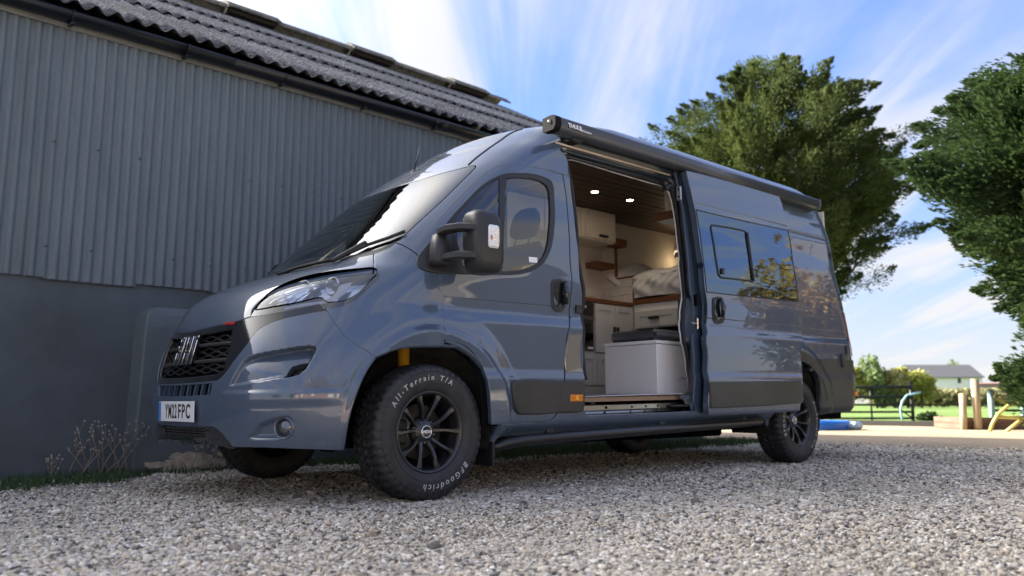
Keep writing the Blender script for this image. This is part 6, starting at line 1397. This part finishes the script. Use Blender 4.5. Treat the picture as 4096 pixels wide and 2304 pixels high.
gy_ = WY-.02-(WY-.02-edge)*RNG.random(n)**.8; keep = RNG.random(n) < np.interp(gx_, [-3, -.9, -.4, .3, 1, 6], [1, 1, .25, .25, .8, .8])
blades('grass', np.stack([gx_, gy_], 1)[keep], .02, .075, GRASSM, 'strip of short grass along the foot of the barn wall')
n = 2600; bx = 1.0+RNG.random(n)*5.5; by = .9+RNG.random(n)*.9; blades('grass', np.stack([bx, by], 1), .04, .16, GRASSM, 'longer grass and weeds under and behind the van', .7)
WEEDM = mat('dry_weed', (.25, .225, .17), .9); WSEED = mat('seed_head', (.38, .35, .28), .9); WGRN = mat('weed_green', (.06, .085, .05), .8)
def weed(x, y, n, hmax, spread, label, m=WEEDM):
    w = empty('weed', (x, y, 0), label, 'weed'); st = MB(); hd_ = MB()
    for k_ in range(n):
        a = RNG.random()*6.28; b0 = Vector((x+spread*.25*RNG.standard_normal(), y+.03*RNG.standard_normal(), 0)); h = hmax*(.45+.55*RNG.random()); ln = spread*(RNG.random()-.5)*1.2
        p = [b0, b0+Vector((ln*.3, -.02*RNG.random(), h*.4)), b0+Vector((ln*.7, -.02*RNG.random(), h*.75)), b0+Vector((ln, -.03*RNG.random(), h))]
        st.tube(p, [.0042, .0036, .0028, .0020], 4)
        for q in range(3):
            t = .45+.18*q; c = p[1].lerp(p[3], t); e_ = c+Vector(((RNG.random()-.5)*.09, -.02*RNG.random(), .05+.05*RNG.random())); st.tube([c, e_], [.0024, .0016], 3)
            hd_.lathe([(.0005, -.006), (.009, 0), (.0005, .011)], Matrix.Translation(e_), 5)
        hd_.lathe([(.0005, -.008), (.008, 0), (.0005, .01)], Matrix.Translation(p[3]), 5)
    st.build('stem', m, w); hd_.build('seed_head', WSEED, w); return w
weed(-.86, 1.84, 17, .37, .36, 'tall bunch of dry seed heads against the barn wall left of the buttress')
weed(-.10, 1.76, 9, .19, .26, 'low straggly weed in front of the buttress by the van bumper', WEEDM)
weed(.55, 1.6, 8, .16, .25, 'low green weed in the shade under the front of the van', WGRN)
weed(-1.16, 1.86, 4, .13, .07, 'tiny dry sprig in the grass at the foot of the plain wall', WEEDM)
# ------------------------------------------------------------------ trees
def leaf_mat(name, c1, c2, sc=1.2):
    m = mat(name, c1, .75, 0, .2, noise=(sc, .75, 1.25, 6), col2=c2); nt = m.node_tree; b = nt.nodes['Principled BSDF']
    tr = nt.nodes.new('ShaderNodeBsdfTranslucent'); tr.inputs[0].default_value = (*[min(1, c*1.6) for c in c2], 1); mx = nt.nodes.new('ShaderNodeMixShader'); mx.inputs[0].default_value = .22
    o = nt.nodes['Material Output']; nt.links.new(b.outputs[0], mx.inputs[1]); nt.links.new(tr.outputs[0], mx.inputs[2]); nt.links.new(mx.outputs[0], o.inputs[0]); return m
def leaf_cards(C, D, L_, Wd):
    """quads at C along D"""
    n = len(C); D = D/np.linalg.norm(D, axis=1)[:, None]; R_ = RNG.standard_normal((n, 3)); S = np.cross(D, R_); S /= np.linalg.norm(S, axis=1)[:, None]
    L_ = np.asarray(L_)[:, None]; Wd = np.asarray(Wd)[:, None]
    V = np.stack([C-D*L_*.5, C+S*Wd*.5, C+D*L_*.5, C-S*Wd*.5], 1).reshape(-1, 3); return V, np.arange(n*4).reshape(-1, 4)
def cypress(x, y, prof, plumes, per, label, m, seed, zb=1.0, leaf=(.05, .14), trunk_r=.22, group=None, lean=(0, 0)):
    """ragged conifer: many upswept plumes of foliage filling the outline prof [(z, radius)]"""
    r = np.random.default_rng(seed); t = empty('conifer_tree', (x, y, 0), label, 'tree', group); zs = [p[0] for p in prof]; rs = [p[1] for p in prof]
    C = []; D = []; Ls = []; lim = MB()
    wts = np.interp(np.linspace(zs[0], zs[-1], 200), zs, rs)**1.6; cdf = np.cumsum(wts)/wts.sum(); zl = np.linspace(zs[0], zs[-1], 200)
    for k_ in range(plumes):
        z1 = np.interp(r.random(), cdf, zl); a = r.random()*6.283; R1 = np.interp(z1, zs, rs)*(1.0+.13*r.standard_normal() if k_ % 3 else .35+.5*r.random()); R1 = max(R1, .1)
        R1 *= 1+.14*math.sin(a*3+seed)+.10*math.sin(a*5+z1*2.3)
        tip = np.array([x+lean[0]*z1+R1*math.cos(a), y+lean[1]*z1+R1*math.sin(a), z1]); len_ = min(1.35, .55+R1*.32)
        d = np.array([math.cos(a)*.75, math.sin(a)*.75, -.15+.85*r.random()]); d /= np.linalg.norm(d); base_ = tip-d*len_
        n_ = int(per*(.6+.8*r.random())); tt = r.random(n_)**.8; rad = (.50*np.sin(np.clip(tt*2.6+.55, 0, math.pi))*(.7+.6*r.random()))*(1-tt*.55)+.04
        off = r.standard_normal((n_, 3)); off /= np.linalg.norm(off, axis=1)[:, None]; off *= (rad*r.random(n_)**.5)[:, None]
        C.append(base_+d*(tt*len_)[:, None]+off+[0, 0, -.05]); D.append(d*1.0+off*1.6+r.standard_normal((n_, 3))*.28); Ls.append(leaf[0]+(leaf[1]-leaf[0])*r.random(n_))
        if k_ % 4 == 0: 
            q0 = Vector((x+lean[0]*z1, y+lean[1]*z1, max(.4, z1-R1*.8))); lim.tube([q0, q0.lerp(Vector(base_), .6)+Vector((0, 0, -.1)), Vector(base_)], [.05, .035, .015], 5)
    C = np.concatenate(C); D = np.concatenate(D); Ls = np.concatenate(Ls); global RNG; V, F = leaf_cards(C, D, Ls, Ls*.36)
    link('crown', fast_mesh('crown', V, F, False), m, t)
    H = zs[-1]; lim.tube([(x, y, -.1), (x+lean[0]*H*.3, y+lean[1]*H*.3, H*.3), (x+lean[0]*H*.7, y+lean[1]*H*.7, H*.7), (x+lean[0]*H*.95, y+lean[1]*H*.95, H*.95)], [trunk_r, trunk_r*.8, trunk_r*.45, .03], 9)
    lim.build('trunk', mat('bark', (.07, .05, .035), .9, noise=(7, .6, 1.3)), t); return t
CYP1 = leaf_mat('cypress_foliage', (.028, .050, .016), (.072, .096, .027), .9)
CYP2 = leaf_mat('dark_cypress_foliage', (.018, .040, .014), (.045, .075, .024), .9)
cypress(18.2, 7.1, [(3.2, 1.4), (4.2, 2.5), (5.3, 3.3), (6.6, 3.6), (7.8, 3.4), (8.9, 2.9), (9.7, 2.2), (10.3, 1.3), (10.8, .4)], 640, 700, 'big ragged cypress with a sunlit yellow green crown rising behind the van', CYP1, 3, trunk_r=.28)
cypress(12.05, -1.6, [(.8, 1.0), (1.6, 1.15), (2.3, 1.15), (2.9, 1.4), (3.4, 1.6), (4.2, 1.8), (4.9, 1.75), (5.6, 1.5), (6.2, .9), (6.6, .2)], 420, 760, 'dark cypress on the right edge with its foliage reaching low down', CYP2, 8, trunk_r=.26)
cypress(21.1, 13.7, [(6.5, 1.0), (8.2, 1.6), (9.6, 1.1), (10.6, .4)], 60, 500, 'small conifer top just showing above the van awning left of the big cypress', CYP1, 21, trunk_r=.14)
def bush(x, y, z0, rx, rz, n_, m, label, seed, leaf=.3, name='bush', cat='bush', group=None, trunk=False, sq=1.0):
    r = np.random.default_rng(seed); t = empty(name, (x, y, 0), label, cat, group); C = []; D = []
    K = 16
    cs = r.standard_normal((K, 3)); cs /= np.linalg.norm(cs, axis=1)[:, None]; cs *= (.25+.6*r.random(K))[:, None]
    for c in cs:
        k_ = n_//K; o = r.standard_normal((k_, 3)); o /= np.linalg.norm(o, axis=1)[:, None]; rad = (.30+.25*r.random())*(.55+.45*r.random(k_))
        C.append((c+o*rad[:, None])*[rx, rx*sq, rz]+[x, y, z0+rz]); D.append(o+r.standard_normal((k_, 3))*.9)
    C = np.concatenate(C); C[:, 2] = np.maximum(C[:, 2], .03); V, F = leaf_cards(C, np.concatenate(D), leaf*(.6+.7*r.random(len(C))), leaf*.55*np.ones(len(C))); link('crown' if trunk else 'foliage', fast_mesh('foliage', V, F, False), m, t)
    mb = MB(); mb.tube([(x, y, -.1), (x+.05*rx, y, z0+rz*.6), (x, y, z0+rz*1.3)], [.05*rx+.03, .04*rx+.02, .01], 7); mb.build('trunk' if trunk else 'stem', mat('bark', (.07, .05, .035), .9), t)
    return t
LFY = leaf_mat('yellow_green_leaves', (.24, .26, .07), (.36, .35, .10), .3); LFG = leaf_mat('mid_green_leaves', (.10, .15, .055), (.16, .21, .08), .3); LFA = leaf_mat('autumn_leaves', (.20, .11, .025), (.30, .20, .05), 1.0); LFO = leaf_mat('olive_leaves', (.20, .20, .08), (.27, .25, .11), .3)
for x, y, rx, rz, m, lb in ((66.5, 27.2, 1.7, 1.9, LFY, 'sunny yellow green tree just right of the van tail'), (68.2, 25.7, 1.8, 2.0, LFG, 'dark green tree second right of the van tail beyond the field'), (69.2, 24.6, 1.5, 1.55, LFO, 'olive brown low tree right of the dark green tree beyond the field'), (70.2, 23.9, 1.6, 1.6, LFY, 'yellow tree halfway between the van tail and the white house'), (71.2, 23.1, 1.5, 1.55, LFY, 'bright yellow green tree touching the left end of the white house'), (133.7, 41.5, 2.2, 3.3, LFG, 'rounded tree top peeping over the white house roof')):
    bush(x, y, .2, rx, rz, 2400, m, lb, int(x*7), .42, 'field_tree', 'tree', None, True)
HEDM = leaf_mat('hedge_leaves', (.19, .19, .09), (.27, .25, .13), .3)
r = np.random.default_rng(5); n = 16000; tq = r.random(n); A0, A1 = np.array([74.5, 28.5]), np.array([82.5, 16.0]); C = np.stack([A0[0]+(A1[0]-A0[0])*tq+.5*r.standard_normal(n), A0[1]+(A1[1]-A0[1])*tq+.4*r.standard_normal(n), .15+(1.45+.15*np.sin(tq*40)+.1*np.sin(tq*97))*r.random(n)**.7], 1)
V, F = leaf_cards(C, r.standard_normal((n, 3)), .35*np.ones(n), .22*np.ones(n)); hg = link('hedge', fast_mesh('hedge', V, F, False), HEDM); tag(hg, 'long low brown green hedge at the far edge of the field', 'hedge')
# ------------------------------------------------------------------ far house
hs = empty('house', (111.5, 34.5, 0), 'long white house with a plain grey roof beyond the hedge', 'house')
dv = Vector((.735, -.678, 0)); dn = Vector((.678, .735, 0)); H0 = Vector((108.0, 37.3, 0))
def hp_(a, b_, z): return tuple(H0+dv*a+dn*b_+Vector((0, 0, z)))
HL, HDp = 8.6, 6.0
me = MB().add([hp_(0, 0, 0), hp_(HL, 0, 0), hp_(HL, HDp, 0), hp_(0, HDp, 0), hp_(0, 0, 3.9), hp_(HL, 0, 3.9), hp_(HL, HDp, 3.9), hp_(0, HDp, 3.9), hp_(0, HDp/2, 5.4), hp_(HL, HDp/2, 5.4)], [(0, 1, 5, 4), (2, 3, 7, 6), (1, 2, 6, 9, 5), (3, 0, 4, 8, 7)]).mesh('wall'); fix_normals(me); link('wall', me, mat('white_render', (.90, .83, .87), .8), hs)
me = MB().add([hp_(-.2, -.3, 3.78), hp_(HL+.2, -.3, 3.78), hp_(HL+.2, HDp/2, 5.55), hp_(-.2, HDp/2, 5.55), hp_(HL+.2, HDp+.3, 3.78), hp_(-.2, HDp+.3, 3.78), hp_(-.2, -.3, 3.68), hp_(HL+.2, -.3, 3.68)], [(0, 1, 2, 3), (3, 2, 4, 5), (6, 7, 1, 0)]).mesh('roof'); link('roof', me, mat('grey_slate', (.105, .105, .11), .7), hs)
for a in (5.35,):
    wv = [hp_(a, -.02, 3.0), hp_(a+.45, -.02, 3.0), hp_(a+.45, -.02, 3.66), hp_(a, -.02, 3.66)]; link('window', MB().add(wv+[(x+.1, y+.1, z) for x, y, z in wv], [(0, 1, 2, 3)]).mesh('window'), GLOSSB, hs)
# ------------------------------------------------------------------ gate, posts, play things
gt = empty('field_gate', (18.4, 4.2, 0), 'dark five bar metal gate at the field edge behind the van tail', 'gate'); IRON = mat('dark_iron', (.025, .025, .027), .5)
G0, G1 = Vector((17.3, 5.15, 0)), Vector((18.9, 3.75, 0))
def gp(t, z): return G0.lerp(G1, t)+Vector((0, 0, z))
for z in (.12, .28, .46, .66, .91): MB().tube([gp(0, z), gp(1, z)], .042 if z > .6 else .03, 6).build('rail', IRON, gt)
for t in (0, .5, 1.0): MB().tube([gp(t, -.02), gp(t, 1.05 if t == 1 else .93)], .045 if t == 1 else .025, 6).build('upright', IRON, gt)
for a, b_ in (((0.02, .14), (.5, .9)), ((.5, .9), (.98, .14))): MB().tube([gp(*a), gp(*b_)], .018, 5).build('brace', IRON, gt)
def pole(nm, pts, r_, m, label, cat, seg=8): return tag(link(nm, MB().tube(pts, r_, seg).mesh(nm), m), label, cat)
POSTW = mat('pale_timber', (.42, .33, .22), .8, noise=(5, .8, 1.2)); LOGM = mat('brown_sleeper', (.17, .10, .07), .8, noise=(3, .7, 1.3, 6, (1, 1, 6)))
pole('timber_post', [(14.55, .88, -.05), (14.52, .86, .97)], .075, POSTW, 'taller pale timber post standing behind the brown sleeper bed', 'post')
pole('timber_post', [(14.42, 1.09, -.05), (14.40, 1.06, .69)], .065, POSTW, 'shorter pale timber post at the left end of the brown sleeper bed', 'post')
sl = empty('sleeper_bed', (14.9, .68, 0), 'low raised bed of brown timber sleepers on the sunlit tarmac edge', 'raised bed')
dS = Vector((.72, -.69, 0)).normalized(); nS = Vector((.69, .72, 0))
for row in range(2):
    o = Vector((14.45, 1.08, .002+row*.115)); Mx = Matrix((dS, nS, Vector((0, 0, 1)))).transposed().to_4x4(); Mx.translation = o
    MB().box((.01*row, 0, 0), (2.3, .14, .112), .008, Mx).build('sleeper', LOGM, sl); MB().box((0, .141, 0), (.14, 1.2, .112), .008, Mx).build('sleeper', LOGM, sl)
MB().box((.14, .14, .0), (2.25, 1.2, .19), .0, Mx @ Matrix.Translation((0, 0, -.115))).build('soil', mat('soil', (.06, .04, .03), .95), sl)
YEL = mat('yellow_tube', (.55, .47, .14), .4); BLUT = mat('blue_green_tube', (.36, .55, .56), .4); BLUP = mat('pool_blue', (.02, .16, .62), .35)
yf = empty('climbing_hoops', (13.9, .25, 0), 'pale yellow bent tube hoops in front of the brown sleepers', 'climbing frame')
for pts in ([(13.69, .42, -.01), (13.71, .37, .14), (13.77, .28, .31), (13.88, .14, .46), (14.02, .0, .50), (14.2, -.15, .46)], [(13.9, .22, -.01), (14.01, .09, .12), (14.12, -.03, .25), (14.26, -.16, .31), (14.5, -.4, .30)], [(13.76, .30, .26), (13.95, .12, .25), (14.25, -.15, .25)]): MB().tube(pts, .032, 8).build('hoop', YEL, yf)
pf = empty('play_tower', (16.4, 1.15, 0), 'small play tower with a red brown roof on blue green legs', 'play tower')
MB().box((16.15, .55, .88), (17.0, 1.4, .93), .02).build('roof', mat('red_brown_roof', (.17, .095, .08), .6), pf); MB().box((16.1, .5, .84), (17.05, 1.45, .878), .0).build('roof_underside', mat('dark_board', (.03, .03, .03), .7), pf)
for x, y in ((16.42, 1.18), (16.90, .72)): MB().tube([(x, y, -.02), (x, y, .80)], .06, 8).build('leg', BLUT, pf)
MB().tube([(16.45, 1.15, .35), (16.9, .72, .35)], .03, 6).build('rail', IRON, pf)
MB().tube([(16.47, 1.12, .62), (16.65, .98, .52), (16.9, .75, .58)], .05, 8).build('swing_seat', YEL, pf)
ba = pole('hoop_tunnel', [(17.19, 3.33, -.01), (17.12, 3.34, .35), (17.15, 3.30, .54), (17.22, 3.21, .69), (17.34, 3.09, .72), (17.46, 2.98, .76)], .024, mat('pale_blue_tube', (.34, .55, .75), .4), 'pale blue bent tube rising beside the metal gate', 'play hoop')
pool = MB().lathe([(.001, .03), (.52, .03), (.56, .10), (.60, .16), (.66, .165), (.69, .10), (.66, .0)], Matrix.Translation((12.62, 3.0, 0)) @ Matrix.Scale(.62, 4, (0, 1, 0)), 30).mesh('paddling_pool'); tag(link('paddling_pool', pool, BLUP), 'bright blue paddling pool on the ground behind the rear tyre', 'paddling pool')
wp = MB().box((12.75, 2.42, 0), (13.05, 2.75, .15), .05).mesh('play_tray'); tag(link('play_tray', wp, mat('pale_blue_white', (.42, .55, .70), .4)), 'pale blue and white play tray beside the blue paddling pool', 'play tray')
bush(20.93, 4.05, 0, .40, .12, 500, CYP2, 'low dark green clump in the mown grass right of the gate', 77, .12)
# ------------------------------------------------------------------ what the paint and glass reflect: the yard behind the photographer
TIM = mat('black_boarding', (.022, .020, .019), .75); 
b2 = empty('timber_barn', (11, -12.5, 0), 'black weatherboarded barn across the yard behind the viewpoint', 'barn')
GX0, GX1, GYf, GYb, GE, GRd = 7.0, 15.0, -10.5, -20, 2.9, 5.6
me = MB().add([(GX0, GYf, 0), (GX1, GYf, 0), (GX1, GYf, GE), ((GX0+GX1)/2, GYf, GRd), (GX0, GYf, GE), (GX0, GYb, 0), (GX1, GYb, 0), (GX1, GYb, GE), ((GX0+GX1)/2, GYb, GRd), (GX0, GYb, GE)], [(4, 3, 2, 1, 0), (5, 6, 7, 8, 9), (0, 5, 9, 4), (1, 2, 7, 6)]).mesh('wall'); fix_normals(me); link('wall', me, TIM, b2)
cx__ = (GX0+GX1)/2
for k_ in range(22):
    z0 = .05+k_*.25; z1 = z0+.245
    hw = 4.0 if z1 < GE else max(.05, 4.0*(GRd-z1)/(GRd-GE))
    MB().add([(cx__-hw, GYf-.055, z0), (cx__+hw, GYf-.055, z0), (cx__+hw, GYf-.02, z1), (cx__-hw, GYf-.02, z1), (cx__-hw, GYf-.004, z0), (cx__+hw, GYf-.004, z0)], [(3, 2, 1, 0), (0, 1, 5, 4)]).build('board', TIM, b2)
for sg in (-1, 1): 
    MB().add([(cx__+sg*4.4, GYf-.35, GE-.27), (cx__, GYf-.35, GRd+.03), (cx__, GYb-.3, GRd+.03), (cx__+sg*4.4, GYb-.3, GE-.27), (cx__+sg*4.4, GYf-.35, GE-.40), (cx__, GYf-.35, GRd-.12)], [(0, 1, 2, 3), (0, 4, 5, 1)]).build('roof', mat('clay_tile', (.20, .17, .14), .8), b2)
    MB().add([(cx__+sg*4.42, GYf-.37, GE-.26), (cx__, GYf-.37, GRd+.05), (cx__, GYf-.37, GRd-.14), (cx__+sg*4.42, GYf-.37, GE-.45)], [(0, 1, 2, 3)]).build('barge_board', mat('pale_barge', (.42, .46, .36), .7), b2)
bh_ = empty('brick_house', (-10, -17, 0), 'long low brick outbuilding with a tiled roof across the yard behind the viewpoint', 'house')
def bx_(nm, a, b_, m): return MB().box(a, b_).build(nm, m, bh_)
bx_('wall', (-16, -19, 0), (-2, -14, 2.7), mat('brick_red', (.24, .14, .10), .8, noise=(3, .8, 1.2)))
MB().add([(-16.3, -13.6, 2.6), (-1.7, -13.6, 2.6), (-1.7, -16.5, 4.6), (-16.3, -16.5, 4.6), (-1.7, -19.4, 2.6), (-16.3, -19.4, 2.6)], [(0, 1, 2, 3), (3, 2, 4, 5)]).build('roof', mat('dark_tile', (.07, .06, .055), .8), bh_)
bx_('chimney', (-9.5, -17.0, 4.0), (-8.7, -16.2, 5.7), MATS['brick_red'])
for x in (-14, -11, -6, -4): bx_('window', (x, -13.99, 1.0), (x+1.1, -13.95, 2.1), mat('pane_pale', (.5, .5, .5), .2))
for (x, y, rx, rz, m, lb, sd) in ((16.5, -6.2, 2.4, 2.9, LFA, 'autumn tree with golden brown leaves beside the black barn', 41), (21, -9, 2.6, 2.6, LFO, 'olive tree behind the golden brown tree', 42), (26, -5, 3.0, 3.0, LFG, 'broad green tree far along the yard behind the viewpoint', 43), (3.0, -22, 3.2, 3.0, LFG, 'green tree between the black barn and the brick outbuilding', 44), (-20, -15, 3.2, 3.0, LFG, 'green tree past the left end of the brick outbuilding', 45), (-26, -6, 3.0, 2.6, LFO, 'olive tree far left of the yard', 46)):
    bush(x, y, .25 if m is LFA else 1.0, rx, rz, 9000, m, lb, sd, .22, 'broadleaf_tree', 'tree', None, True)
